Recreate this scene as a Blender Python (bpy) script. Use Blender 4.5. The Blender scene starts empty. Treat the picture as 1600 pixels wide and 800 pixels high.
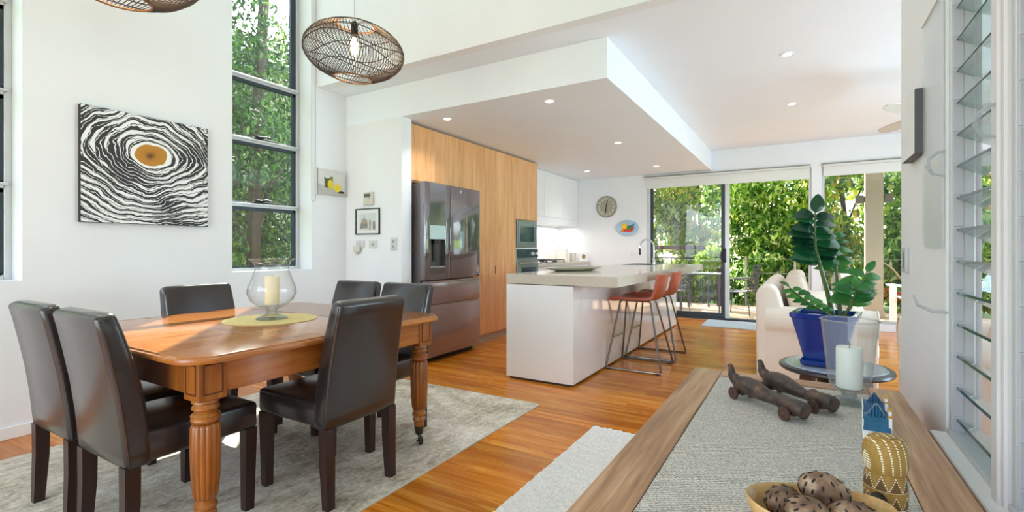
import bpy, bmesh, math, random
from mathutils import Vector, Matrix, Euler
PI = math.pi
R = math.radians
scn = bpy.context.scene
COL = scn.collection

# ------------------------------------------------------------------ camera
cd = bpy.data.cameras.new('camera')
cd.sensor_width = 36.0
cd.lens = 36.0 * 760.0 / 1600.0
cd.shift_y = -10.0 / 1600.0
cd.clip_start = 0.03
cd.clip_end = 300
cam = bpy.data.objects.new('camera', cd)
COL.objects.link(cam)
cam.location = (0, 0, 1.14)
cam.rotation_euler = (R(90), 0, R(30.7))
scn.camera = cam

# ------------------------------------------------------------------ world, sun, fill lights, exposure
w = bpy.data.worlds.new('world')
scn.world = w
w.use_nodes = True
nt = w.node_tree
bg = nt.nodes['Background']
sky = nt.nodes.new('ShaderNodeTexSky')
sky.sky_type = 'NISHITA'
sky.sun_disc = False
sky.sun_elevation = R(42)
sky.sun_rotation = R(-47)
sky.air_density = 1.0
sky.dust_density = 2.5
sky.ozone_density = 1.0
hs = nt.nodes.new('ShaderNodeHueSaturation')
hs.inputs['Saturation'].default_value = 0.55
nt.links.new(sky.outputs[0], hs.inputs['Color'])
nt.links.new(hs.outputs[0], bg.inputs[0])
bg.inputs[1].default_value = 0.9

sd = bpy.data.lights.new('sun', 'SUN')
sd.energy = 16
sd.angle = R(0.6)
sd.color = (1.0, 0.95, 0.86)
sun = bpy.data.objects.new('sun', sd)
COL.objects.link(sun)
sun.location = (-6, 8, 12)
sun.rotation_euler = Vector((1.4, -1.3, -1.75)).to_track_quat('-Z', 'Y').to_euler()

def area_light(name, loc, rot, sx, sy, power, col=(1, 1, 1)):
    l = bpy.data.lights.new(name, 'AREA')
    l.shape = 'RECTANGLE'
    l.size = sx; l.size_y = sy
    l.energy = power
    l.color = col
    o = bpy.data.objects.new(name, l)
    COL.objects.link(o)
    o.location = loc
    o.rotation_euler = rot
    return o
# unseen fill lights, added behind the camera and under the high dining ceiling
area_light('fill_rear', (-1.6, -2.85, 1.5), (R(106), 0, 0), 4.6, 2.6, 98, (0.77, 0.90, 1.0))
area_light('fill_void_top', (-1.6, 0.6, 5.3), (0, 0, 0), 4.6, 4.6, 17, (0.77, 0.90, 1.0))
# two more added fill lights, out of view beyond the partition
area_light('fill_living_side', (3.59, 4.75, 1.05), (R(116), 0, R(90)), 3.3, 1.7, 200, (0.60, 0.83, 1.0))
area_light('fill_side_room', (3.5, 0.6, 1.5), (R(100), 0, R(90)), 4.0, 2.4, 50, (0.80, 0.91, 1.0))

vs = scn.view_settings
vs.view_transform = 'Standard'
vs.look = 'None'
vs.exposure = 0.12
vs.gamma = 1.0
vs.use_curve_mapping = False
try:
    cy = scn.cycles
    cy.use_denoising = True
    cy.max_bounces = 10
    cy.diffuse_bounces = 5
    cy.glossy_bounces = 5
    cy.transmission_bounces = 8
    cy.transparent_max_bounces = 24
    cy.caustics_reflective = False
    cy.caustics_refractive = False
    cy.sample_clamp_indirect = 6.0
except Exception:
    pass

# ------------------------------------------------------------------ materials
def S(h):
    """sRGB hex -> linear tuple"""
    h = h.lstrip('#')
    out = []
    for i in (0, 2, 4):
        c = int(h[i:i + 2], 16) / 255
        out.append(c / 12.92 if c <= 0.04045 else ((c + 0.055) / 1.055) ** 2.4)
    return tuple(out) + (1.0,)

class NT:
    def __init__(self, name):
        self.m = bpy.data.materials.new(name)
        self.m.use_nodes = True
        self.t = self.m.node_tree
        self.n = self.t.nodes
        self.b = self.n['Principled BSDF']
        self.out = self.n['Material Output']
    def new(self, typ, **kw):
        x = self.n.new('ShaderNode' + typ)
        for k, v in kw.items():
            if hasattr(x, k):
                setattr(x, k, v)
            else:
                x.inputs[k].default_value = v
        return x
    def link(self, a, b):
        self.t.links.new(a, b)
    def val(self, sock, v):
        if hasattr(v, 'is_linked') or hasattr(v, 'links'):
            self.link(v, sock)
        else:
            sock.default_value = v
    def math(self, op, a, b=0.0, c=None, clamp=False):
        x = self.n.new('ShaderNodeMath'); x.operation = op; x.use_clamp = clamp
        self.val(x.inputs[0], a); self.val(x.inputs[1], b)
        if c is not None: self.val(x.inputs[2], c)
        return x.outputs[0]
    def mix(self, f, a, b):
        x = self.n.new('ShaderNodeMix'); x.data_type = 'RGBA'
        self.val(x.inputs[0], f); self.val(x.inputs[6], a); self.val(x.inputs[7], b)
        return x.outputs[2]
    def ramp(self, f, stops, interp='LINEAR'):
        x = self.n.new('ShaderNodeValToRGB')
        cr = x.color_ramp; cr.interpolation = interp
        while len(cr.elements) < len(stops): cr.elements.new(0.5)
        for e, (p, c) in zip(cr.elements, stops):
            e.position = p; e.color = c
        self.val(x.inputs[0], f)
        return x.outputs[0]
    def coord(self, scale=(1, 1, 1), rnd=0.0, which='Object', loc=(0, 0, 0), rot=(0, 0, 0)):
        tc = self.n.new('ShaderNodeTexCoord')
        mp = self.n.new('ShaderNodeMapping')
        mp.inputs['Scale'].default_value = scale
        mp.inputs['Location'].default_value = loc
        mp.inputs['Rotation'].default_value = rot
        src = tc.outputs[which]
        if rnd:
            oi = self.n.new('ShaderNodeObjectInfo')
            v = self.n.new('ShaderNodeVectorMath'); v.operation = 'ADD'
            s = self.math('MULTIPLY', oi.outputs['Random'], rnd)
            self.link(src, v.inputs[0]); self.link(s, v.inputs[1])
            src = v.outputs[0]
        self.link(src, mp.inputs[0])
        return mp.outputs[0]
    def noise(self, vec, scale=5.0, detail=3.0, rough=0.5, dist=0.0, out=0):
        x = self.n.new('ShaderNodeTexNoise')
        x.inputs['Scale'].default_value = scale; x.inputs['Detail'].default_value = detail
        x.inputs['Roughness'].default_value = rough; x.inputs['Distortion'].default_value = dist
        if vec is not None: self.link(vec, x.inputs['Vector'])
        return x.outputs[out]
    def bump(self, h, strength=0.2, dist=0.01):
        x = self.n.new('ShaderNodeBump')
        x.inputs['Strength'].default_value = strength; x.inputs['Distance'].default_value = dist
        self.link(h, x.inputs['Height']); self.link(x.outputs[0], self.b.inputs['Normal'])
    def sep(self, vec):
        x = self.n.new('ShaderNodeSeparateXYZ'); self.link(vec, x.inputs[0]); return x.outputs
    def set(self, **kw):
        names = dict(rough='Roughness', metal='Metallic', spec='Specular IOR Level', coat='Coat Weight', coatr='Coat Roughness',
                     trans='Transmission Weight', ior='IOR', alpha='Alpha', sheen='Sheen Weight', sub='Subsurface Weight', estr='Emission Strength', ecol='Emission Color')
        for k, v in kw.items():
            self.val(self.b.inputs[names[k]], v)
        return self
    def color(self, c):
        self.val(self.b.inputs['Base Color'], c); return self

MATS = {}
def plain(name, c, rough=0.5, var=0.06, vscale=6.0, bump=0.0, bscale=60.0, rnd=0.0, **kw):
    """solid colour with a slight procedural variation"""
    if name in MATS: return MATS[name]
    t = NT(name)
    c = S(c) if isinstance(c, str) else tuple(c)
    vec = t.coord(rnd=rnd)
    f = t.noise(vec, vscale, 3)
    dark = tuple(x * (1 - var) for x in c[:3]) + (1,)
    lite = tuple(min(1, x * (1 + var)) for x in c[:3]) + (1,)
    t.color(t.ramp(f, [(0.3, dark), (0.7, lite)]))
    t.set(rough=rough, **kw)
    if bump:
        t.bump(t.noise(vec, bscale, 2), bump, 0.004)
    MATS[name] = t.m
    return t.m

def wood(name, cols, axis='x', scale=1.0, rough=0.35, rnd=7.0, tone=0.0, stretch=14.0, bump=0.05, coat=0.0, spec=0.5):
    t = NT(name)
    s = [stretch * scale] * 3
    s['xyz'.index(axis)] = 1.0 * scale
    vec = t.coord(tuple(s), rnd=rnd)
    n1 = t.noise(vec, 1.6, 6, 0.6, 0.6)
    vec2 = t.coord(tuple(v * 4 if v > scale else v * 1.5 for v in s), rnd=rnd)
    n2 = t.noise(vec2, 2.0, 4, 0.6)
    f = t.math('MULTIPLY_ADD', n2, 0.35, t.math('MULTIPLY', n1, 0.72), clamp=True)
    c = t.ramp(f, [(0.3, cols[0]), (0.52, cols[1]), (0.72, cols[2])])
    if tone:
        oi = t.n.new('ShaderNodeObjectInfo')
        h = t.n.new('ShaderNodeHueSaturation')
        t.link(c, h.inputs['Color'])
        t.val(h.inputs['Value'], t.math('MULTIPLY_ADD', oi.outputs['Random'], tone, 1.0 - tone * 0.5))
        c = h.outputs[0]
    t.color(c)
    t.set(rough=rough, coat=coat, coatr=0.12, spec=spec)
    if bump: t.bump(f, bump, 0.003)
    return t.m

def two_sided_fresnel(t, ior):
    g = t.n.new('ShaderNodeNewGeometry')
    fr = t.new('Fresnel')
    t.link(t.math('MULTIPLY_ADD', g.outputs['Backfacing'], 1.0 / ior - ior, ior), fr.inputs['IOR'])
    return fr
def thin_glass(name, tint=(0.93, 0.97, 0.96, 1), rough=0.0, ior=1.5, haze=0.0, edge=None):
    """flat pane: Fresnel reflection over clear transmission"""
    t = NT(name)
    fr = two_sided_fresnel(t, ior)
    tr = t.new('BsdfTransparent'); tr.inputs['Color'].default_value = tint
    if edge is not None:      # glass looks denser where the line of sight runs along the wall
        lw = t.new('LayerWeight'); lw.inputs['Blend'].default_value = 0.35
        t.link(t.mix(t.math('POWER', lw.outputs['Facing'], 1.6), tint, edge), tr.inputs['Color'])
    gl = t.new('BsdfGlossy'); gl.inputs['Roughness'].default_value = rough
    gl.inputs['Color'].default_value = (1, 1, 1, 1)
    mx = t.new('MixShader')
    t.link(fr.outputs[0], mx.inputs[0]); t.link(tr.outputs[0], mx.inputs[1]); t.link(gl.outputs[0], mx.inputs[2])
    o = mx.outputs[0]
    if haze:
        df = t.new('BsdfDiffuse'); df.inputs['Color'].default_value = (0.85, 0.88, 0.88, 1)
        m2 = t.new('MixShader'); m2.inputs[0].default_value = haze
        t.link(o, m2.inputs[1]); t.link(df.outputs[0], m2.inputs[2]); o = m2.outputs[0]
    t.link(o, t.out.inputs[0])
    return t.m

def leafmat(name, cols, trans=0.35, rough=0.45, rnd_island=True, spec=0.4):
    t = NT(name)
    if rnd_island:
        g = t.n.new('ShaderNodeNewGeometry')
        f = g.outputs['Random Per Island']
    else:
        oi = t.n.new('ShaderNodeObjectInfo'); f = oi.outputs['Random']
    k = len(cols)
    c = t.ramp(f, [(i / (k - 1), S(x)) for i, x in enumerate(cols)])
    t.color(c); t.set(rough=rough, spec=spec)
    tl = t.new('BsdfTranslucent'); t.link(c, tl.inputs['Color'])
    mx = t.new('MixShader'); mx.inputs[0].default_value = trans
    t.link(t.b.outputs[0], mx.inputs[1]); t.link(tl.outputs[0], mx.inputs[2])
    t.link(mx.outputs[0], t.out.inputs[0])
    return t.m

def emit(name, c, s):
    t = NT(name); t.color(c); t.set(ecol=c, estr=s); return t.m

# ------------------------------------------------------------------ geometry helpers
class MB:
    """collects shapes, then becomes ONE mesh object"""
    def __init__(self):
        self.bm = bmesh.new()
    def _merge(self, b2, mat=None):
        if mat is not None: bmesh.ops.transform(b2, matrix=mat, verts=b2.verts)
        me = bpy.data.meshes.new('tmp'); b2.to_mesh(me); b2.free()
        self.bm.from_mesh(me); bpy.data.meshes.remove(me)
        return self
    def box(self, a, b, bev=0.0, seg=2, rot=None, piv=None):
        a = Vector(a); b = Vector(b)
        b2 = bmesh.new()
        bmesh.ops.create_cube(b2, size=1.0)
        c = (a + b) / 2; d = b - a
        bmesh.ops.transform(b2, matrix=Matrix.Diagonal((abs(d.x), abs(d.y), abs(d.z), 1)), verts=b2.verts)
        if bev:
            bmesh.ops.bevel(b2, geom=b2.edges[:], offset=min(bev, min(abs(d.x), abs(d.y), abs(d.z)) * 0.49), segments=seg, profile=0.5, affect='EDGES')
        m = Matrix.Translation(c)
        if rot is not None: m = m @ Euler(rot).to_matrix().to_4x4()
        return self._merge(b2, m)
    def prism(self, pts, axis='x', t0=0.0, t1=1.0, bev=0.0, seg=2):
        """polygon pts (2-D) extruded along an axis; x: pts=(y,z); y: pts=(x,z); z: pts=(x,y)"""
        b2 = bmesh.new()
        def mk(p, t):
            return {'x': (t, p[0], p[1]), 'y': (p[0], t, p[1]), 'z': (p[0], p[1], t)}[axis]
        v0 = [b2.verts.new(mk(p, t0)) for p in pts]; v1 = [b2.verts.new(mk(p, t1)) for p in pts]
        n = len(pts)
        b2.faces.new(v0[::-1]); b2.faces.new(v1)
        for i in range(n): b2.faces.new((v0[i], v0[(i + 1) % n], v1[(i + 1) % n], v1[i]))
        bmesh.ops.recalc_face_normals(b2, faces=b2.faces[:])
        if bev: bmesh.ops.bevel(b2, geom=b2.edges[:], offset=bev, segments=seg, profile=0.5, affect='EDGES')
        return self._merge(b2)
    def loft(self, rings, cap=True, close=True):
        bm = self.bm
        vs_ = [[bm.verts.new(p) for p in r] for r in rings]
        n = len(rings[0])
        for i in range(len(vs_) - 1):
            for j in range(n if close else n - 1):
                k = (j + 1) % n
                try: bm.faces.new((vs_[i][j], vs_[i][k], vs_[i + 1][k], vs_[i + 1][j]))
                except ValueError: pass
        if cap and close:
            bm.faces.new(vs_[0][::-1]); bm.faces.new(vs_[-1])
        return self
    def lathe(self, prof, seg=24, c=(0, 0, 0), mod=None, cap=True, axis=None):
        """prof = [(r, z)...]; mod(theta, i) multiplies the radius"""
        rings = []
        m = axis if axis is not None else Matrix.Identity(4)
        for i, (r, z) in enumerate(prof):
            ring = []
            for j in range(seg):
                th = 2 * PI * j / seg
                k = mod(th, i) if mod else 1.0
                p = m @ Vector((r * k * math.cos(th), r * k * math.sin(th), z))
                ring.append(p + Vector(c))
            rings.append(ring)
        return self.loft(rings, cap)
    def cyl(self, p0, p1, r0, r1=None, seg=12, cap=True):
        p0 = Vector(p0); p1 = Vector(p1); r1 = r0 if r1 is None else r1
        q = (p1 - p0).to_track_quat('Z', 'Y').to_matrix()
        def ring(p, r): return [p + q @ Vector((r * math.cos(2 * PI * j / seg), r * math.sin(2 * PI * j / seg), 0)) for j in range(seg)]
        return self.loft([ring(p0, r0), ring(p1, r1)], cap)
    def tube(self, pts, r, seg=6, cap=True, closed=False):
        pts = [Vector(p) for p in pts]
        n = len(pts); rr = r if isinstance(r, (list, tuple)) else [r] * n
        rings = []; ref = None
        for i in range(n):
            if closed: d = pts[(i + 1) % n] - pts[(i - 1) % n]
            else: d = pts[min(i + 1, n - 1)] - pts[max(i - 1, 0)]
            if d.length < 1e-9: d = Vector((0, 0, 1))
            d.normalize()
            if ref is None:
                ref = Vector((0, 0, 1)) if abs(d.z) < 0.9 else Vector((1, 0, 0))
            u = ref - d * ref.dot(d)
            if u.length < 1e-6: u = d.orthogonal()
            u.normalize(); v = d.cross(u); ref = u
            rings.append([pts[i] + (u * math.cos(2 * PI * j / seg) + v * math.sin(2 * PI * j / seg)) * rr[i] for j in range(seg)])
        if closed: rings.append(rings[0]); return self.loft(rings, False)
        return self.loft(rings, cap)
    def ball(self, c, rx, ry=None, rz=None, seg=16, rng=10, rot=None):
        ry = rx if ry is None else ry; rz = rx if rz is None else rz
        b2 = bmesh.new()
        bmesh.ops.create_uvsphere(b2, u_segments=seg, v_segments=rng, radius=1.0)
        m = Matrix.Translation(c) @ (Euler(rot).to_matrix().to_4x4() if rot else Matrix.Identity(4)) @ Matrix.Diagonal((rx, ry, rz, 1))
        return self._merge(b2, m)
    def quad(self, a, b, c, d):
        f = [self.bm.verts.new(p) for p in (a, b, c, d)]
        self.bm.faces.new(f); return self
    def poly(self, pts):
        self.bm.faces.new([self.bm.verts.new(p) for p in pts]); return self
    def move(self, m):
        bmesh.ops.transform(self.bm, matrix=m, verts=self.bm.verts); return self
    def mesh(self, name, mat, smooth=True, angle=35):
        bmesh.ops.recalc_face_normals(self.bm, faces=self.bm.faces[:]) if len(self.bm.faces) < 60000 else None
        me = bpy.data.meshes.new(name)
        self.bm.to_mesh(me); self.bm.free()
        if mat is not None: me.materials.append(mat)
        if smooth:
            for p in me.polygons: p.use_smooth = True
            try: me.set_sharp_from_angle(angle=R(angle))
            except Exception: pass
        return me
    def build(self, name, mat, parent=None, loc=None, smooth=True, angle=35, label=None, kind=None):
        return link(name, self.mesh(name, mat, smooth, angle), parent, loc, label, kind)

def link(name, me, parent=None, loc=None, label=None, kind=None, rot=None):
    o = bpy.data.objects.new(name, me)
    COL.objects.link(o)
    if parent is not None: o.parent = parent
    if loc is not None: o.location = loc
    if rot is not None: o.rotation_euler = rot
    if label: o['label'] = label
    if kind: o['kind'] = kind
    return o
def tag(o, label, cat, group=None, kind=None):
    o['label'] = label; o['category'] = cat
    if group: o['group'] = group
    if kind: o['kind'] = kind
    return o
def thing(name, label, cat, loc=(0, 0, 0), rz=0.0, group=None):
    o = bpy.data.objects.new(name, None)
    o.empty_display_size = 0.05
    COL.objects.link(o)
    o.location = loc; o.rotation_euler = (0, 0, rz)
    return tag(o, label, cat, group)
def struct(o, label, cat=None):
    o['kind'] = 'structure'; o['label'] = label
    if cat: o['category'] = cat
    return o
def sroot(name, label, loc=(0, 0, 0)):
    o = bpy.data.objects.new(name, None); o.empty_display_size = 0.05
    COL.objects.link(o); o.location = loc
    return struct(o, label)
def dup(root, label, loc, rz=0.0):
    def cp(o, par):
        c = o.copy(); COL.objects.link(c)
        if par is not None: c.parent = par
        for ch in list(o.children): cp(ch, c)
        return c
    r = cp(root, None)
    r['label'] = label; r.location = loc; r.rotation_euler = (0, 0, rz)
    return r
def text_mesh(body, size, depth=0.0):
    cu = bpy.data.curves.new('txt', 'FONT'); cu.body = body; cu.size = size; cu.extrude = depth
    cu.align_x = 'CENTER'; cu.align_y = 'CENTER'
    o = bpy.data.objects.new('txt', cu); COL.objects.link(o)
    dg = bpy.context.evaluated_depsgraph_get()
    me = bpy.data.meshes.new_from_object(o.evaluated_get(dg))
    bpy.data.objects.remove(o); bpy.data.curves.remove(cu)
    return me

# ------------------------------------------------------------------ shared materials
WHITE = plain('white_wall_paint', '#ebebed', 0.55, 0.015, 3)
CEIL = plain('white_ceiling_paint', '#eff3fa', 0.6, 0.01, 3)
TRIM = plain('white_gloss_trim', '#efefee', 0.3, 0.01)
GLOSSW = plain('gloss_white_laminate', '#f2f2f2', 0.06, 0.008, coat=0.3)
ALU = plain('silver_anodised_aluminium', '#c9cbcc', 0.35, 0.03, metal=0.35)
NAVY = plain('dark_blue_grey_frame', '#2b3640', 0.4, 0.05)
BLACKM = plain('black_plastic', '#17181a', 0.4, 0.08)
CHROME = plain('brushed_chrome', '#c6c6c4', 0.18, 0.03, metal=1.0)
STEEL = plain('stainless_steel', '#a9b2b8', 0.22, 0.05, metal=0.9)
PANE = thin_glass('clear_window_glass')
WHITEP = plain('white_plastic', '#e9e8e6', 0.35, 0.02)
FLOORW = wood('honey_hardwood_boards', [S('#8f4306'), S('#c97312'), S('#eaa546')], 'x', 1.0, 0.21, 9.0, tone=0.34, stretch=10, bump=0.012, spec=0.45)
# ================================================================== STRUCTURE
rng = random.Random(7)
# ---- floor
fl = MB().box((-4.1, -3, -0.2), (3.6, 8.6, -0.018)).build('floor', plain('floor_substrate', '#6e4420', 0.6), smooth=False)
struct(fl, 'honey coloured hardwood board floor through dining room and kitchen')
PW = 0.11
plank_me = {}
for L in (1.8, 2.2, 2.6, 3.0):
    plank_me[L] = MB().box((0, 0.0006, -0.018), (L - 0.0012, PW - 0.0006, 0.0), 0.0012, 1).mesh('plank', FLOORW)
def planks():
    y = 0.30
    while y < 8.44:
        x = -4.1 - rng.uniform(0, 1.5)
        while x < 1.5:
            L = rng.choice((1.8, 2.2, 2.6, 3.0))
            x0 = max(x, -4.1)
            if x + L > -4.1 + 0.25:
                if x < -4.1:
                    me = MB().box((0, 0.0006, -0.018), (x + L + 4.1 - 0.0012, PW - 0.0006, 0.0), 0.0012, 1).mesh('plank', FLOORW)
                else:
                    me = plank_me[L]
                link('plank', me, fl, (x0, y, 0))
            elif x + L > -4.1:
                me = MB().box((0, 0.0006, -0.018), (x + L + 4.1 - 0.0012, PW - 0.0006, 0.0)).mesh('plank', FLOORW)
                link('plank', me, fl, (x0, y, 0))
            x += L
        y += PW
planks()
o = MB().box((-4.1, -3, -0.018), (3.6, 0.2995, 0)).build('floorboards', FLOORW, fl, smooth=False, kind='stuff')
o = MB().box((1.5, 0.31, -0.03), (3.6, 8.45, -0.001)).build('floorboards', FLOORW, fl, smooth=False, kind='stuff')

# ---- walls
def wallmesh(name, boxes, label, mat=WHITE):
    m = MB()
    for a, b in boxes: m.box(a, b)
    return struct(m.build(name, mat, smooth=False), label)
ZT = 5.4
wallmesh('wall_left', [((-4.34, -3, 0), (-4.1, 0.35, ZT)), ((-4.34, 1.03, 0), (-4.1, 2.31, ZT)), ((-4.34, 3.08, 0), (-4.1, 3.64, ZT)),
                       ((-4.34, 0.35, 0), (-4.1, 1.03, 0.95)), ((-4.34, 2.31, 0), (-4.1, 3.08, 0.95)),
                       ((-4.34, 0.35, 4.9), (-4.1, 1.03, ZT)), ((-4.34, 2.31, 4.9), (-4.1, 3.08, ZT))],
         'tall white painted wall with slot windows beside the dining table')
wallmesh('wall_kitchen_nib', [((-4.1, 3.5, 0), (-3.32, 3.64, 2.43))], 'white nib wall beside the fridge with switches on it')
wallmesh('wall_kitchen', [((-4.34, 3.64, 0), (-3.97, 8.6, 2.74))], 'white wall behind the kitchen cabinets')
wallmesh('wall_back', [((-3.97, 8.45, 0), (-2.30, 8.6, 2.74)), ((-2.30, 8.45, 2.36), (3.6, 8.6, 2.74)), ((0.136, 8.45, 0), (0.264, 8.6, 2.36)),
                       ((0.264, 8.45, 0), (3.1, 8.6, 0.1)), ((3.1, 8.45, 0), (3.6, 8.6, 2.36))],
         'white far wall with the clock, sliding door and garden window')
wallmesh('wall_right', [((0.35, 1.795, 0), (0.425, 2.5, ZT)), ((0.35, 0.93, 0), (0.425, 1.795, 0.625)), ((0.35, 0.93, 2.45), (0.425, 1.795, ZT)), ((0.35, -3, 0), (0.425, 0.93, ZT))],
         'white partition with louvre windows beside the console table')
wallmesh('wall_side', [((3.6, -3, 0), (3.75, 3.05, ZT)), ((3.6, 3.05, 0), (3.75, 6.45, 0.15)), ((3.6, 3.05, 1.95), (3.75, 6.45, ZT)), ((3.6, 6.45, 0), (3.75, 8.6, ZT))], 'white side wall of the living room')
wallmesh('wall_near', [((-4.34, -3.15, 0), (-3.9, -3, ZT)), ((0.3, -3.15, 0), (3.75, -3, ZT)), ((-3.9, -3.15, 2.9), (0.3, -3, ZT))], 'white wall behind the viewpoint with a wide opening added for light')  # unseen opening, put in to let sky light into the room
wallmesh('wall_void', [((-4.1, 3.14, 2.74), (3.6, 3.24, ZT))], 'white upper wall closing the double-height dining void')
wallmesh('ceiling_kitchen', [((-3.97, 3.5, 2.43), (-1.25, 8.45, 2.739)), ((-4.1, 3.5, 2.43), (-3.97, 3.64, 2.739))], 'dropped white bulkhead ceiling over the kitchen', CEIL)
wallmesh('ceiling_living', [((-4.1, 3.24, 2.74), (3.6, 8.6, 2.9))], 'flat white ceiling over the living area', CEIL)
wallmesh('ceiling_void', [((-4.34, -3.15, ZT), (3.75, 3.24, ZT + 0.15))], 'high white ceiling above the dining table', CEIL)
struct(MB().box((-4.1, -3, 0), (-4.086, 3.5, 0.075), 0.003, 1).build('baseboard_left', TRIM), 'low white skirting board along the tall dining wall')
struct(MB().box((-4.086, 3.487, 0), (-3.32, 3.5, 0.075), 0.003, 1).build('baseboard_nib', TRIM), 'white skirting board at the foot of the nib wall')
struct(MB().box((0.337, -3, 0), (0.35, 2.5, 0.075), 0.003, 1).build('baseboard_right', TRIM), 'white skirting board below the louvre windows')
struct(MB().box((-3.35, 8.437, 0), (-2.30, 8.45, 0.075), 0.003, 1).build('baseboard_back', TRIM), 'white skirting board below the kitchen clock')

# ---- slot windows in the left wall
def slot_window(name, label, y0, y1):
    r = sroot(name, label, (-4.34, y0, 0))
    W = y1 - y0
    m = MB()
    for a, b in (((0.0, 0, 0.95), (0.05, 0.035, 4.9)), ((0.0, W - 0.035, 0.95), (0.05, W, 4.9)), ((0, 0.035, 0.95), (0.05, W - 0.035, 0.975)), ((0, 0.035, 4.87), (0.05, W - 0.035, 4.9))):
        m.box(a, b, 0.003, 1)
    m.build('frame', ALU, r)
    zs = [0.975, 1.555, 2.14, 2.70]
    for z in zs[1:]:
        MB().box((0.0, 0.035, z - 0.03), (0.055, W - 0.035, z + 0.005), 0.003, 1).box((0.0, 0.035, z - 0.012), (0.075, W - 0.02, z + 0.006), 0.003, 1).build('transom', ALU, r)
    MB().box((-0.0, 0.0, 0.93), (0.085, W, 0.952), 0.004, 1).build('sill', TRIM, r)
    def sash(z0, z1, wid=0.028, winder=True):
        m = MB()
        a0, a1 = 0.037, W - 0.037
        for a, b in (((0.012, a0, z0), (0.045, a0 + wid, z1)), ((0.012, a1 - wid, z0), (0.045, a1, z1)), ((0.012, a0, z1 - wid), (0.045, a1, z1)), ((0.012, a0, z0), (0.045, a1, z0 + 0.012))):
            m.box(a, b, 0.002, 1)
        s = m.build('sash', NAVY, r)
        MB().box((0.024, a0 + wid * 0.6, z0 + 0.01), (0.03, a1 - wid * 0.6, z1 - wid * 0.6)).build('pane', PANE, s, smooth=False)
        if winder:
            yc = (a0 + a1) / 2 - 0.04
            m = MB().box((0.04, yc - 0.07, z0 + 0.004), (0.062, yc + 0.20, z0 + 0.016), 0.003, 1)
            m.box((0.044, yc - 0.03, z0 + 0.014), (0.075, yc + 0.05, z0 + 0.034), 0.008, 2)
            m.tube([(0.07, yc + 0.03, z0 + 0.03), (0.085, yc + 0.07, z0 + 0.036), (0.08, yc + 0.12, z0 + 0.024)], 0.006)
            m.build('winder', BLACKM, s)
    for i in range(3): sash(zs[i] + 0.007, zs[i + 1] - 0.031)
    sash(2.707, 4.868, 0.05, False)
    return r
slot_window('window_1', 'tall slot window of stacked sashes nearest the pendant lamp', 2.31, 3.08)
slot_window('window_2', 'tall slot window cut by the picture edge beyond the abstract painting', 0.35, 1.03)

# ---- sliding door
r = sroot('door_1', 'sliding glass door open to the sunny deck', (0, 8.45, 0))
m = MB()
for a, b in (((-2.30, 0.02, 0.0), (-2.245, 0.13, 2.36)), ((0.10, 0.02, 0), (0.136, 0.13, 2.36)), ((-2.245, 0.02, 2.32), (0.10, 0.13, 2.36))): m.box(a, b, 0.004, 1)
m.build('frame', ALU, r)
MB().box((-2.245, 0.0, 0.0), (0.10, 0.14, 0.035), 0.004, 1).build('threshold', NAVY, r)
m = MB()
for a, b in (((-2.24, 0.05, 0.035), (-2.20, 0.09, 2.32)), ((-1.11, 0.05, 0.035), (-1.055, 0.09, 2.32)), ((-2.20, 0.05, 0.035), (-1.11, 0.09, 0.11)), ((-2.20, 0.05, 2.26), (-1.11, 0.09, 2.32))): m.box(a, b, 0.003, 1)
lf = m.build('door_leaf', NAVY, r)
MB().box((-2.2, 0.067, 0.11), (-1.11, 0.073, 2.26)).build('pane', thin_glass('hazy_door_glass', (0.86, 0.90, 0.94, 1), haze=0.02), lf, smooth=False)
MB().box((-1.052, 0.035, 0.035), (-0.985, 0.10, 2.32), 0.004, 1).build('meeting_stile', ALU, r)
MB().box((-1.085, 0.028, 0.93), (-1.03, 0.05, 1.16), 0.01).tube([(-1.06, 0.03, 0.95), (-1.10, -0.015, 0.98), (-1.11, -0.025, 1.04), (-1.10, -0.015, 1.10), (-1.06, 0.03, 1.13)], 0.01, 8).build('handle', BLACKM, lf)

# ---- fixed garden window
r = sroot('window_3', 'wide fixed garden window behind the cream sofa', (0, 8.45, 0))
m = MB()
for a, b in (((0.264, 0.02, 0.1), (0.30, 0.12, 2.36)), ((3.06, 0.02, 0.1), (3.1, 0.12, 2.36)), ((0.30, 0.02, 0.1), (3.06, 0.12, 0.14)), ((0.30, 0.02, 2.32), (3.06, 0.12, 2.36)), ((1.72, 0.04, 0.14), (1.76, 0.10, 2.32))): m.box(a, b, 0.003, 1)
m.build('frame', ALU, r)
MB().box((0.30, 0.067, 0.14), (1.72, 0.073, 2.32)).build('pane', PANE, r, smooth=False)
MB().box((1.76, 0.067, 0.14), (3.06, 0.073, 2.32)).build('pane', PANE, r, smooth=False)

# ---- side window invented to frame the living room fill light
r = sroot('added_window_6', 'wide side window added around the fill light behind the armchair', (3.6, 3.05, 0))
m = MB()
for a, b in (((0.03, 0, 0.15), (0.10, 0.05, 1.95)), ((0.03, 3.35, 0.15), (0.10, 3.40, 1.95)), ((0.03, 0.05, 0.15), (0.10, 3.35, 0.20)), ((0.03, 0.05, 1.90), (0.10, 3.35, 1.95)), ((0.04, 1.68, 0.20), (0.09, 1.72, 1.90))): m.box(a, b, 0.003, 1)
m.build('frame', ALU, r)
for y0, y1 in ((0.05, 1.68), (1.72, 3.35)): MB().box((0.06, y0, 0.20), (0.066, y1, 1.90)).build('pane', PANE, r, smooth=False)

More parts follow.
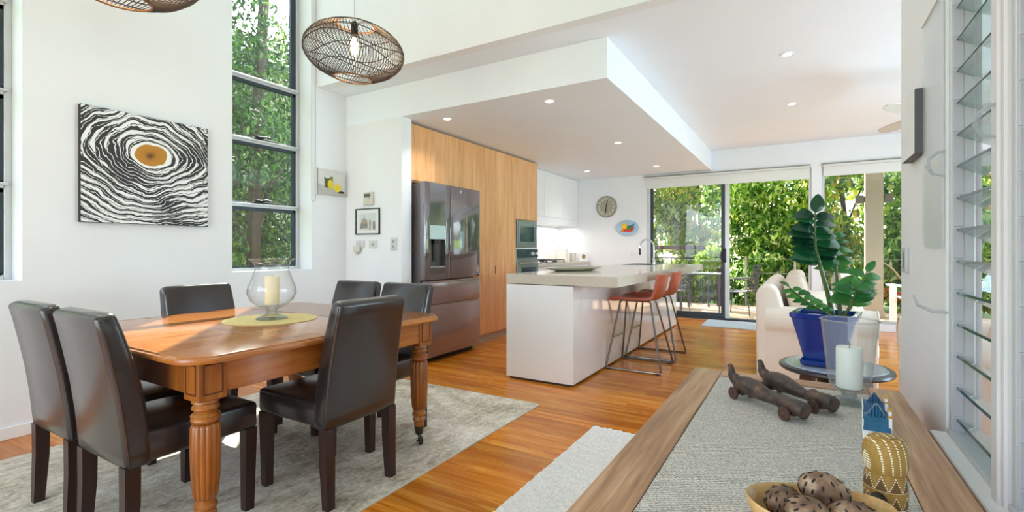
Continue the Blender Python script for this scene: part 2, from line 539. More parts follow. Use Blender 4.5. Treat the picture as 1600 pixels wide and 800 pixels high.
# ---- louvre windows
LOUV = None
def louvre_glass():
    t = NT('pale_green_louvre_glass')
    fr = two_sided_fresnel(t, 1.52)
    tr = t.new('BsdfTransparent'); tr.inputs['Color'].default_value = (0.86, 0.93, 0.92, 1)
    gl = t.new('BsdfGlossy'); gl.inputs['Roughness'].default_value = 0.01
    df = t.new('BsdfDiffuse'); df.inputs['Color'].default_value = (0.62, 0.74, 0.74, 1)
    m2 = t.new('MixShader'); m2.inputs[0].default_value = 0.18
    mx = t.new('MixShader')
    t.link(tr.outputs[0], m2.inputs[1]); t.link(df.outputs[0], m2.inputs[2])
    t.link(fr.outputs[0], mx.inputs[0]); t.link(m2.outputs[0], mx.inputs[1]); t.link(gl.outputs[0], mx.inputs[2])
    t.link(mx.outputs[0], t.out.inputs[0])
    return t.m
LG = louvre_glass()
EDGE = plain('green_glass_edge', '#3c5650', 0.15, 0.15, 30)
CLIP = plain('grey_louvre_clip', '#b4b4ba', 0.4, 0.04)
HANDLE = thin_glass('clear_grey_plastic', (0.72, 0.75, 0.78, 1), 0.05, haze=0.18)
TL = R(27)
def louvre_bay(name, label, y0, y1):
    r = sroot(name, label, (0.35, y0, 0))
    W = y1 - y0
    m = MB()
    m.box((0.004, -0.012, 0.625), (0.055, 0.006, 2.45), 0.002, 1).box((0.004, W - 0.006, 0.625), (0.055, W + 0.012, 2.45), 0.002, 1)
    m.box((0.0, -0.02, 0.625), (0.075, W + 0.02, 0.642), 0.002, 1).box((0.0, -0.02, 2.435), (0.075, W + 0.02, 2.45), 0.002, 1)
    m.build('frame', ALU, r)
    # one blade, shared by all: pivot at its inner edge
    c, s = math.cos(TL), math.sin(TL)
    bl = MB().box((0.0, 0.008, -0.003), (0.102, W - 0.008, 0.003)).mesh('louvre_blade', LG, False)
    ed = MB().box((-0.002, 0.008, -0.0032), (0.0005, W - 0.008, 0.0032)).mesh('edge', EDGE, False)
    cl = MB().box((-0.012, -0.006, -0.078), (0.012, 0.009, 0.006), 0.002, 1).mesh('clip', CLIP)
    cl2 = MB().box((-0.012, W - 0.009, -0.078), (0.012, W + 0.006, 0.006), 0.002, 1).mesh('clip', CLIP)
    z = 0.675
    while z < 2.42:
        b = link('louvre_blade', bl, r, (0.018, 0, z), rot=(0, TL, 0))
        link('edge', ed, b)
        link('clip', cl, r, (0.02, 0, z)); link('clip', cl2, r, (0.02, 0, z))
        z += 0.0865
    return r
b1 = louvre_bay('window_4', 'louvre window of pale green glass blades beside the framed canvas', 1.405, 1.77)
b2 = louvre_bay('window_5', 'nearer louvre window of glass blades cut by the picture edge', 0.94, 1.30)
struct(MB().box((0.345, 1.318, 0.625), (0.42, 1.387, 2.45), 0.004, 1).box((0.338, 1.335, 0.625), (0.346, 1.37, 2.45), 0.002, 1).build('trim_1', plain('pale_mullion', '#d9d5d6', 0.4, 0.02)), 'pale vertical mullion between the two louvre windows')
struct(MB().box((0.315, 0.90, 0.612), (0.36, 1.80, 0.628), 0.003, 1).build('trim_2', TRIM), 'white sill ledge under the louvre windows')
def lever(parent, y, z, big=1.0, up=1):
    pts = [(-0.004, y, z + 0.03 * up), (-0.02, y + 0.004, z + 0.028 * up), (-0.036 * big, y + 0.01, z + 0.012 * up), (-0.040 * big, y + 0.012, z - 0.01 * up), (-0.03 * big, y + 0.008, z - 0.032 * up), (-0.006, y, z - 0.04 * up)]
    MB().tube(pts, [0.003, 0.0045, 0.0055, 0.0055, 0.004, 0.002], 8).build('handle', HANDLE, parent)
lever(b1, 0.375, 1.385)
lever(b2, 0.40, 1.405)
MB().tube([(0.0, 0.37, 0.965), (-0.03, 0.39, 0.965), (-0.05, 0.46, 0.975), (-0.055, 0.50, 1.0)], [0.003, 0.005, 0.0045, 0.003], 8).build('handle', HANDLE, b1)
# ================================================================== KITCHEN
CAB = wood('timber_veneer', [S('#c78650'), S('#e2a972'), S('#f0c498')], 'z', 1.0, 0.28, 5.0, tone=0.08, stretch=16, bump=0.01)
SLOTSHADE = plain('slot_shade_dark', '#2a2420', 0.8)
FRIDGE = None
t = NT('dark_stainless_fridge')
vec = t.coord((1, 1, 1))
n = t.noise(vec, 1.6, 1, 0.4)
t.color(t.ramp(n, [(0.3, S('#8a888c')), (0.7, S('#9c9ba2'))])); t.set(metal=0.85, rough=0.09)
t.bump(t.noise(t.coord((3, 3, 1)), 1.2, 1), 0.10, 0.03)
FRIDGE = t.m
FRIDGE2 = plain('brown_grey_fridge_steel', '#a5989a', 0.2, 0.04, metal=0.75)
FX = -3.35
# tall timber cabinets, one thing for each unit
def cab_unit(name, label, y0, y1, panels, x1=FX, z1=2.41):
    r = thing(name, label, 'cabinet', (-3.96, y0, 0), 0, 'timber kitchen tall cabinets')
    W = y1 - y0; D = x1 + 3.96
    zb = panels[0][2]
    m = MB()
    if 'tower' in name:      # open carcass around the two appliances
        m.box((0, 0.001, 0.09), (D - 0.02, W - 0.001, 0.43)).box((0, 0.001, 1.555), (D - 0.02, W - 0.001, z1))
        m.box((0, 0.001, 0.43), (0.02, W - 0.001, 1.555))
    else:
        m.box((0, 0.001, max(0.09, zb - 0.02)), (D - 0.02, W - 0.001, z1))
    m.build('body', CAB, r, smooth=False)
    for (a, b, z0, zt, nm) in panels:
        MB().box((D - 0.019, a + 0.0015, z0), (D, b - 0.0015, zt), 0.0012, 1).build(nm, CAB, r)
    return r
u = cab_unit('overhead_cabinet', 'timber overhead cabinet with two doors above the fridge', 3.645, 4.707, [(0, 0.557, 1.84, 2.40, 'door'), (0.557, 1.062, 1.84, 2.40, 'door')])
u = cab_unit('pantry_cabinet', 'full-height timber pantry cabinet with two doors beside the fridge', 4.707, 5.745, [(0, 0.528, 0.10, 2.40, 'door'), (0.528, 1.038, 0.10, 2.40, 'door')])
MB().box((0.602, 0.512, 0.83), (0.612, 0.535, 0.935), 0.004, 1).build('slot_shade', SLOTSHADE, u, label='dark block painting the shade of a finger slot')  # dark block on the door stands in for shade inside the cut-out
MB().box((0.0, 0.0, 0.0), (0.565, 1.038, 0.09)).build('kickboard', plain('silver_kickboard', '#b5b0a8', 0.3, 0.03, metal=0.4), u, smooth=False)
u = cab_unit('oven_tower_cabinet', 'timber oven tower cabinet at the far end of the wall units', 5.745, 6.384, [(0, 0.639, 1.56, 2.40, 'door'), (0, 0.639, 0.10, 0.43, 'drawer_front')])
MB().box((0.0, 0.0, 0.0), (0.565, 0.639, 0.09)).build('kickboard', MATS['silver_kickboard'], u, smooth=False)

# fridge
r = thing('fridge', 'dark stainless french-door fridge with water dispenser', 'fridge', (-3.17, 3.667, 0))
MB().box((-0.72, 0.015, 0.03), (-0.075, 0.94, 1.80), 0.006, 1).build('body', plain('fridge_side', '#6f6765', 0.35, 0.04, metal=0.5), r)
MB().box((-0.70, 0.03, 0.0), (-0.09, 0.925, 0.05)).build('plinth', BLACKM, r, smooth=False)
def fdoor(a, b, z0, z1, nm='door', mt=None):
    return MB().box((-0.07, a, z0), (0, b, z1), 0.007, 2).build(nm, mt or FRIDGE, r)
# left door has a hole for the dispenser
m = MB()
m.box((-0.07, 0.0, 0.835), (0, 0.076, 1.815), 0.005).box((-0.07, 0.32, 0.835), (0, 0.398, 1.815), 0.005)
m.box((-0.07, 0.072, 0.835), (0, 0.324, 0.955), 0.0).box((-0.07, 0.072, 1.385), (0, 0.324, 1.814), 0.0)
dl = m.build('door', FRIDGE, r)
MB().box((-0.068, 0.078, 0.955), (-0.06, 0.318, 1.25)).build('dispenser_recess', plain('recess_grey', '#4d4844', 0.35), dl, smooth=False)
MB().box((-0.06, 0.076, 1.245), (0.001, 0.32, 1.386), 0.003, 1).build('dispenser_panel', plain('pale_panel', '#b6cbca', 0.12, 0.03), dl)
MB().box((-0.06, 0.08, 0.955), (0.004, 0.317, 0.972), 0.003, 1).build('drip_tray', STEEL, dl)
MB().box((-0.055, 0.18, 1.02), (-0.045, 0.23, 1.22), 0.004, 1).box((-0.058, 0.17, 1.2), (-0.02, 0.24, 1.246), 0.004, 1).build('paddle', BLACKM, dl)
fdoor(0.404, 0.952, 0.835, 1.815)
fdoor(0.0, 0.952, 0.585, 0.805, 'drawer', FRIDGE2)
fdoor(0.0, 0.952, 0.06, 0.565, 'drawer', FRIDGE2)
for z in (0.812, 0.571):
    MB().box((-0.05, 0.01, z - 0.008), (-0.004, 0.942, z + 0.012), 0.004, 1).build('handle_recess', plain('pale_steel_lip', '#b9b4b4', 0.2, 0.03, metal=0.8), r)
MB().box((-0.001, 0.80, 0.862), (0.0012, 0.93, 0.874)).build('badge', STEEL, r, smooth=False)

# microwave and oven in the tower
GLASSD = plain('dark_oven_glass', '#2b4650', 0.06, 0.15, 3, coat=0.5)
r = thing('microwave', 'built-in stainless microwave above the oven', 'microwave', (FX, 5.78, 1.165))
MB().box((-0.4, -0.01, 0.0), (0.004, 0.575, 0.385), 0.003, 1).build('trim_frame', STEEL, r)
d = MB().box((0.004, 0.02, 0.045), (0.016, 0.555, 0.335), 0.004, 1).build('door', STEEL, r)
MB().box((0.016, 0.06, 0.085), (0.018, 0.46, 0.30), 0.0).build('window', GLASSD, d, smooth=False)
MB().box((0.016, 0.49, 0.085), (0.018, 0.54, 0.30)).build('control_panel', plain('control_blue_grey', '#5e7782', 0.2), d, smooth=False)
r = thing('oven', 'built-in electric oven with two knobs below the microwave', 'oven', (FX, 5.75, 0.44))
MB().box((-0.5, 0.002, 0.0), (0.002, 0.629, 0.715), 0.003, 1).build('body', STEEL, r)
MB().box((0.002, 0.005, 0.585), (0.012, 0.625, 0.70), 0.002, 1).build('control_panel', GLASSD, r)
for y in (0.44, 0.56):
    MB().cyl((0.012, y, 0.64), (0.04, y, 0.64), 0.026, 0.022, 16).build('knob', WHITEP, r)
d = MB().box((0.002, 0.005, 0.02), (0.02, 0.625, 0.545), 0.003, 1).build('door', STEEL, r)
MB().box((0.02, 0.12, 0.06), (0.022, 0.56, 0.45)).build('window', GLASSD, d, smooth=False)
MB().cyl((0.055, 0.03, 0.51), (0.055, 0.60, 0.51), 0.011, None, 12).cyl((0.018, 0.05, 0.51), (0.055, 0.05, 0.51), 0.008).cyl((0.018, 0.58, 0.51), (0.055, 0.58, 0.51), 0.008).build('handle', CHROME, d)

# white kitchen run past the tower
r = thing('base_cabinet', 'white base cabinet run under the cooktop', 'cabinet', (-3.96, 6.39, 0))
MB().box((0, 0, 0.09), (0.58, 2.05, 0.88)).box((0, 0, 0), (0.53, 2.05, 0.09)).build('body', GLOSSW, r, smooth=False)
for i in range(3):
    MB().box((0.581, 0.003 + i * 0.683, 0.1), (0.60, 0.68 + i * 0.683, 0.865), 0.0015, 1).build('drawer_front', GLOSSW, r)
STONE = plain('beige_stone_worktop', '#cbc2b4', 0.12, 0.04, 25)
tag(MB().box((-3.96, 6.385, 0.88), (-3.34, 8.447, 0.925), 0.003, 1).build('back_worktop', STONE), 'pale stone worktop along the wall beyond the oven tower', 'worktop')
r = thing('wall_cupboard', 'white gloss wall cupboard above the cooktop', 'cupboard', (-3.965, 6.39, 1.56))
MB().box((0, 0, 0), (0.36, 2.055, 0.865)).build('body', GLOSSW, r, smooth=False)
for i in range(3):
    MB().box((0.361, 0.002 + i * 0.685, 0.125), (0.38, 0.683 + i * 0.685, 0.80), 0.0015, 1).build('door', GLOSSW, r)
MB().box((0.361, 0.0, 0.0), (0.375, 2.055, 0.115), 0.0015, 1).build('light_pelmet', GLOSSW, r)
li = bpy.data.lights.new('under_cupboard_strip', 'AREA'); li.shape = 'RECTANGLE'; li.size = 0.05; li.size_y = 1.9; li.energy = 9; li.color = (1, 0.96, 0.9)
lo = bpy.data.objects.new('strip_light', li); COL.objects.link(lo); lo.parent = r; lo.location = (0.2, 1.03, -0.012)
r = thing('gas_cooktop', 'black gas cooktop set in the wall worktop', 'cooktop', (-3.66, 6.8, 0.926))
MB().box((-0.24, 0, 0), (0.24, 0.75, 0.008), 0.003, 1).build('plate', STEEL, r)
for i in range(2):
    for j in range(2):
        cx, cyy = -0.12 + 0.24 * i, 0.2 + 0.36 * j
        MB().cyl((cx, cyy, 0.008), (cx, cyy, 0.025), 0.045, 0.04, 14).build('burner', BLACKM, r)
for j in range(2):
    m = MB(); y0 = 0.04 + 0.35 * j
    for k in range(4):
        yy = y0 + 0.02 + k * 0.095
        m.box((-0.22, yy - 0.005, 0.038), (0.22, yy + 0.005, 0.05))
    for xx in (-0.22, 0, 0.22): m.box((xx - 0.006, y0, 0.038), (xx + 0.006, y0 + 0.325, 0.05)); m.box((xx - 0.006, y0, 0.008), (xx + 0.006, y0 + 0.01, 0.04)); m.box((xx - 0.006, y0 + 0.31, 0.008), (xx + 0.006, y0 + 0.325, 0.04))
    m.build('trivet', BLACKM, r, smooth=False)
def canister(label, x, y, rad, h, c, name='canister'):
    r = thing(name, label, 'canister', (x, y, 0.926), 0, 'canisters on the back worktop')
    mt = plain('canister_' + c[1:], c, 0.3, 0.03)
    MB().lathe([(rad * 0.92, 0), (rad, 0.01), (rad, h * 0.9), (rad * 0.96, h * 0.92)], 20).build('body', mt, r)
    MB().lathe([(rad, h * 0.92), (rad * 1.01, h * 0.97), (rad * 0.5, h), (0.01, h)], 20).ball((0, 0, h), 0.012, seg=8, rng=6).build('lid', mt, r)
canister('tall cream canister with lid on the back worktop', -3.74, 8.10, 0.10, 0.24, '#efe9df')
canister('shorter grey-white canister near the corner of the back worktop', -3.62, 8.30, 0.06, 0.16, '#d3cfc8')
canister('small white canister beside the gas cooktop', -3.80, 7.80, 0.07, 0.17, '#f1efea')
r = thing('photo_card', 'small white card with colourful picture standing on the back worktop', 'card', (-3.42, 8.33, 0.926), 0.5)
MB().box((-0.08, -0.006, 0), (0.08, 0.006, 0.16), 0.003, 1, rot=None).build('board', WHITEP, r)
MB().ball((0, -0.007, 0.085), 0.035, 0.002, 0.045, 12, 8).build('picture', plain('card_picture', '#8a7a4a', 0.5, 0.5, 40), r)
MB().ball((0.0, -0.009, 0.10), 0.014, 0.002, 0.014, 10, 6).build('picture_spot', plain('card_red', '#b04a3c', 0.5), r)

# clock
r = thing('wall_clock', 'round taupe wall clock with pale Roman numerals', 'clock', (-3.022, 8.448, 1.915), 0)
my = Matrix.Rotation(PI / 2, 4, 'X')
MB().lathe([(0.19, 0), (0.195, 0.012), (0.188, 0.02), (0.178, 0.022)], 48, axis=my).build('case', plain('clock_taupe', '#8d8876', 0.5, 0.05), r)
MB().lathe([(0.179, 0.018), (0.179, 0.0225)], 48, axis=my).build('dial', plain('clock_dial', '#a39e8c', 0.6, 0.05), r)
NUM = plain('clock_numeral', '#e3e1da', 0.6, 0.02)
for i, s in enumerate(['XII', 'I', 'II', 'III', 'IV', 'V', 'VI', 'VII', 'VIII', 'IX', 'X', 'XI']):
    a = -2 * PI * i / 12
    me = text_mesh(s, 0.062, 0.0006); me.materials.append(NUM)
    o = link('numeral', me, r, (-0.137 * math.sin(a), -0.0235, 0.137 * math.cos(a)))
    o.rotation_euler = Euler((PI / 2, 0, 0)).to_matrix().to_euler()
    o.rotation_euler = (Matrix.Rotation(-a, 3, 'Y') @ Matrix.Rotation(PI / 2, 3, 'X')).to_euler()
def hand(nm, ln, wd, ang, y):
    m = MB().prism([(-wd, -0.03), (wd, -0.03), (wd * 1.3, ln * 0.5), (0, ln), (-wd * 1.3, ln * 0.5)], 'y', y - 0.002, y)
    o = m.build(nm, BLACKM, r, smooth=False); o.rotation_euler = (0, ang, 0)
hand('minute_hand', 0.15, 0.005, R(12), -0.027)
hand('hour_hand', 0.145, 0.006, R(186), -0.030)

# painted plate
r = thing('bird_plate', 'oval blue plate with a red and yellow bird on the wall', 'plate', (-2.63, 8.447, 1.525))
def ell(cx, cz, rx, rz, y, rot=0, k=24):
    return [(cx + rx * math.cos(a) * math.cos(rot) - rz * math.sin(a) * math.sin(rot), cz + rx * math.cos(a) * math.sin(rot) + rz * math.sin(a) * math.cos(rot)) for a in [2 * PI * i / k for i in range(k)]]
rings = []
for s, y in ((0.6, -0.002), (0.75, -0.012), (1.0, -0.028), (0.99, -0.032), (0.74, -0.018), (0.05, -0.014)):
    rings.append([(x, y, z) for x, z in ell(0, 0, 0.20 * s, 0.135 * s, 0)])
MB().loft(rings).build('dish', plain('plate_blue', '#a9c7dc', 0.2, 0.06, 8), r)
def decal(nm, pts, c, y): return MB().prism(pts, 'y', y - 0.003, y).build(nm, plain('glaze_' + c[1:], c, 0.25, 0.03), r, smooth=False)
decal('bird_body', ell(0.01, -0.015, 0.105, 0.055, 0, 0.1), '#c32a22', -0.019)
decal('bird_wing', ell(0.035, 0.005, 0.06, 0.032, 0, 0.5), '#2f7a45', -0.0225)
decal('bird_breast', ell(-0.055, 0.02, 0.05, 0.045, 0, 0), '#f0c21c', -0.0225)
decal('bird_head', ell(-0.06, 0.055, 0.032, 0.03, 0, 0), '#f3cf2a', -0.025)
decal('melon_slice', ell(0.0, -0.055, 0.09, 0.022, 0, 0), '#d5402c', -0.025)
decal('leaf', ell(-0.1, -0.05, 0.04, 0.018, 0, 0.6), '#e8963a', -0.0225)
decal('bird_tail', ell(0.10, 0.045, 0.03, 0.016, 0, 0.9), '#3c6fb0', -0.0225)
decal('bird_eye', ell(-0.065, 0.06, 0.006, 0.006, 0, 0, 10), '#141414', -0.0285)
r = thing('power_outlet', 'white power outlet on the far wall beside the tap', 'outlet', (-2.518, 8.45, 1.03))
MB().box((-0.055, -0.01, 0), (0.055, 0, 0.08), 0.004).build('plate', WHITEP, r)
MB().box((-0.035, -0.013, 0.045), (-0.02, -0.009, 0.065), 0.001, 1).box((0.02, -0.013, 0.045), (0.035, -0.009, 0.065), 0.001, 1).build('rocker', WHITEP, r)

# ---- island
r = thing('island_bench', 'long white gloss kitchen island with thick pale stone top', 'kitchen island', (-2.255, 3.70, 0))
MB().box((0.0, 0.0, 0.02), (0.642, 3.86, 0.835), 0.0015, 1).build('body', GLOSSW, r)
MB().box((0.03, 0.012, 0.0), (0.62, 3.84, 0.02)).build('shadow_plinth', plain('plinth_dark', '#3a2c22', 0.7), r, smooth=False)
# worktop with a sink cut-out
SX0, SX1, SY0, SY1 = 0.10, 0.50, 3.02, 3.62
m = MB()
m.box((0, 0, 0.842), (1.02, SY0, 0.925)).box((0, SY1, 0.842), (1.02, 3.86, 0.925)).box((0, SY0, 0.842), (SX0, SY1, 0.925)).box((SX1, SY0, 0.842), (1.02, SY1, 0.925))
m.build('worktop', STONE, r, smooth=False)
m = MB().box((SX0, SY0, 0.72), (SX1, SY1, 0.724)).box((SX0 - 0.002, SY0, 0.72), (SX0, SY1, 0.926)).box((SX1, SY0, 0.72), (SX1 + 0.002, SY1, 0.926)).box((SX0, SY0 - 0.002, 0.72), (SX1, SY0, 0.926)).box((SX0, SY1, 0.72), (SX1, SY1 + 0.002, 0.926))
m.box((SX0 - 0.012, SY0 - 0.012, 0.9255), (SX1 + 0.012, SY0, 0.928)).box((SX0 - 0.012, SY1, 0.9255), (SX1 + 0.012, SY1 + 0.012, 0.928)).box((SX0 - 0.012, SY0, 0.9255), (SX0, SY1, 0.928)).box((SX1, SY0, 0.9255), (SX1 + 0.012, SY1, 0.928))
m.build('sink', STEEL, r, smooth=False)
# tap
r = thing('kitchen_tap', 'chrome gooseneck tap with black spray head on the island', 'tap', (-1.79, 6.95, 0.925))
MB().lathe([(0.028, 0), (0.028, 0.006), (0.022, 0.012), (0.02, 0.09), (0.014, 0.10), (0.013, 0.11)], 16).build('base', CHROME, r)
pts = [(0, 0, 0.1), (0, 0, 0.26)] + [(-0.1 + 0.1 * math.cos(a), 0, 0.26 + 0.1 * math.sin(a)) for a in [PI * k / 10 for k in range(1, 11)]] + [(-0.2, 0, 0.22)]
MB().tube(pts, 0.012, 10).build('spout', CHROME, r)
MB().cyl((-0.2, 0, 0.235), (-0.2, 0, 0.14), 0.014, 0.017, 12).build('spray_head', BLACKM, r)
MB().tube([(0.018, 0, 0.06), (0.05, 0, 0.07), (0.09, 0, 0.10)], 0.007, 8).build('lever', CHROME, r)
# platter
r = thing('oval_platter', 'shallow sage green oval platter on the island', 'platter', (-2.0, 4.62, 0.9255), R(75))
rings = []
for sx, z in ((0.5, 0.0), (0.62, 0.0), (0.98, 0.028), (1.0, 0.034), (0.97, 0.034), (0.6, 0.008), (0.02, 0.008)):
    rings.append([(0.40 * sx * math.cos(a), 0.2 * sx * math.sin(a), z) for a in [2 * PI * i / 40 for i in range(40)]])
MB().loft(rings).build('dish', plain('sage_glaze', '#a6a68c', 0.3, 0.05), r)

# ---- bar stools
STOOLR = plain('rust_leather', '#b4553a', 0.35, 0.06, 8)
STEELT = plain('satin_steel_tube', '#8f8a85', 0.25, 0.05, metal=0.9)
def bar_stool(label, loc):
    r = thing('bar_stool', label, 'bar stool', loc, 0, 'bar stools at the island')
    # local: the sitter faces -x (towards the island)
    prof = [(-0.235, 0.655), (-0.20, 0.672), (-0.05, 0.668), (0.10, 0.668), (0.165, 0.685), (0.20, 0.73), (0.222, 0.82), (0.235, 0.905)]
    rings = []
    th = 0.024
    for i, (x, z) in enumerate(prof):
        p, q = prof[max(i - 1, 0)], prof[min(i + 1, len(prof) - 1)]
        dx, dz = q[0] - p[0], q[1] - p[1]; l = math.hypot(dx, dz); nx, nz = -dz / l, dx / l
        ring = []
        wd = 0.20 if i < 4 else (0.20 - 0.004 * (i - 3))
        ys = [-1, -0.86, -0.5, 0, 0.5, 0.86, 1]
        curve = lambda k: (0.02 if i < 5 else 0.035) * k * k
        for k in ys: ring.append((x + nx * curve(k), wd * k, z + nz * curve(k)))
        for k in ys[::-1]: ring.append((x + nx * (curve(k) - th), wd * k, z + nz * (curve(k) - th)))
        rings.append(ring)
    MB().loft(rings).build('seat_shell', STOOLR, r, angle=50)
    # two sled frames
    for s in (-1, 1):
        y0, y1 = 0.10 * s, 0.245 * s
        pts = [(-0.155, y0, 0.648), (-0.17, y0 * 1.02, 0.63), (-0.262, y1, 0.02), (-0.258, y1, 0.011), (0.250, y1, 0.011), (0.256, y1, 0.02), (0.125, y0 * 1.02, 0.63), (0.11, y0, 0.648)]
        MB().tube(pts, 0.0095, 8).tube([(-0.155, y0, 0.648), (0.11, y0, 0.648)], 0.0095, 8).build('sled_frame', STEELT, r)
        for x in (-0.235, 0.225): MB().cyl((x, y1, 0.0), (x, y1, 0.013), 0.016, 0.014, 8).box((x - 0.03, y1 - 0.012, 0.0), (x + 0.03, y1 + 0.012, 0.012), 0.004, 1).build('foot_pad', BLACKM, r)
    MB().cyl((-0.222, -0.2, 0.29), (-0.222, 0.2, 0.29), 0.008, None, 8).build('foot_rest', CHROME, r)
    return r
st = bar_stool('rust leather bar stool on steel sled legs, nearest the viewpoint', (-1.345, 4.72, 0))
dup(st, 'rust leather bar stool on steel sled legs, nearest the sliding door', (-1.340, 5.31, 0))

# ---- door mat
tag(MB().box((-1.29, 7.66, 0.001), (-0.36, 8.40, 0.012), 0.004, 1).build('door_mat', plain('grey_blue_mat', '#a9b6bf', 0.9, 0.06, 40, 0.3, 300)), 'grey-blue door mat in front of the sliding door', 'mat')

# ---- roller blinds
BL = NT('white_blind_fabric')
BL.color(S('#f4f4f2')); BL.set(rough=0.7)
tl = BL.new('BsdfTranslucent'); tl.inputs['Color'].default_value = (0.95, 0.95, 0.93, 1)
mx = BL.new('MixShader'); mx.inputs[0].default_value = 0.25
BL.link(BL.b.outputs[0], mx.inputs[1]); BL.link(tl.outputs[0], mx.inputs[2]); BL.link(mx.outputs[0], BL.out.inputs[0])
def blind(label, x0, x1, zb):
    r = thing('roller_blind', label, 'blind', (x0, 8.395, 2.40), 0, 'roller blinds on the far wall')
    W = x1 - x0
    MB().box((0, 0.015, -0.012), (W, 0.055, 0.0), 0.002, 1).build('headrail', plain('blind_headrail', '#a9a6a0', 0.4, 0.03, metal=0.4), r)
    MB().cyl((0.01, 0.028, -0.035), (W - 0.01, 0.028, -0.035), 0.02, None, 12).build('roll', BL.m, r)
    MB().box((0.015, 0.046, zb - 2.40 + 0.012), (W - 0.015, 0.048, -0.035)).build('fabric', BL.m, r, smooth=False)
    MB().box((0.015, 0.041, zb - 2.40), (W - 0.015, 0.053, zb - 2.40 + 0.018), 0.003, 1).build('bottom_bar', WHITEP, r)
blind('white roller blind rolled up over the sliding door', -2.34, 0.128, 2.19)
blind('white roller blind rolled up over the garden window', 0.272, 3.1, 2.21)

# ---- downlights
LED = emit('lit_led_disc', (1, 0.97, 0.92, 1), 9.0)
def downlight(label, x, y, z, power):
    r = thing('downlight', label, 'downlight', (x, y, z), 0, 'recessed ceiling downlights')
    MB().lathe([(0.035, -0.004), (0.048, -0.006), (0.05, 0.0), (0.035, -0.0005)], 24, cap=False).build('trim_ring', WHITEP, r)
    MB().lathe([(0.036, -0.0035), (0.02, -0.003), (0.004, -0.003)], 24).build('led_disc', LED, r)
    l = bpy.data.lights.new('downlight_beam', 'SPOT'); l.energy = power; l.spot_size = R(120); l.spot_blend = 0.8; l.shadow_soft_size = 0.05; l.color = (1, 0.98, 0.95)
    o = bpy.data.objects.new('lamp', l); COL.objects.link(o); o.parent = r; o.location = (0, 0, -0.02)
for lab, x, y, z in (('lit ceiling downlight nearest the fridge', -3.0, 3.80, 2.43), ('lit ceiling downlight above the near end of the island', -1.88, 3.80, 2.43),
                     ('lit ceiling downlight above the middle of the island', -1.90, 5.70, 2.43), ('lit ceiling downlight above the cooktop corner', -3.02, 7.50, 2.43),
                     ('lit ceiling downlight above the far end of the island', -1.92, 7.60, 2.43), ('lit downlight in the living ceiling, largest in view', -0.095, 4.57, 2.74),
                     ('lit downlight in the living ceiling, further towards the garden', -0.085, 6.16, 2.74)):
    downlight(lab, x, y, z, 24 if z < 2.5 else 12)
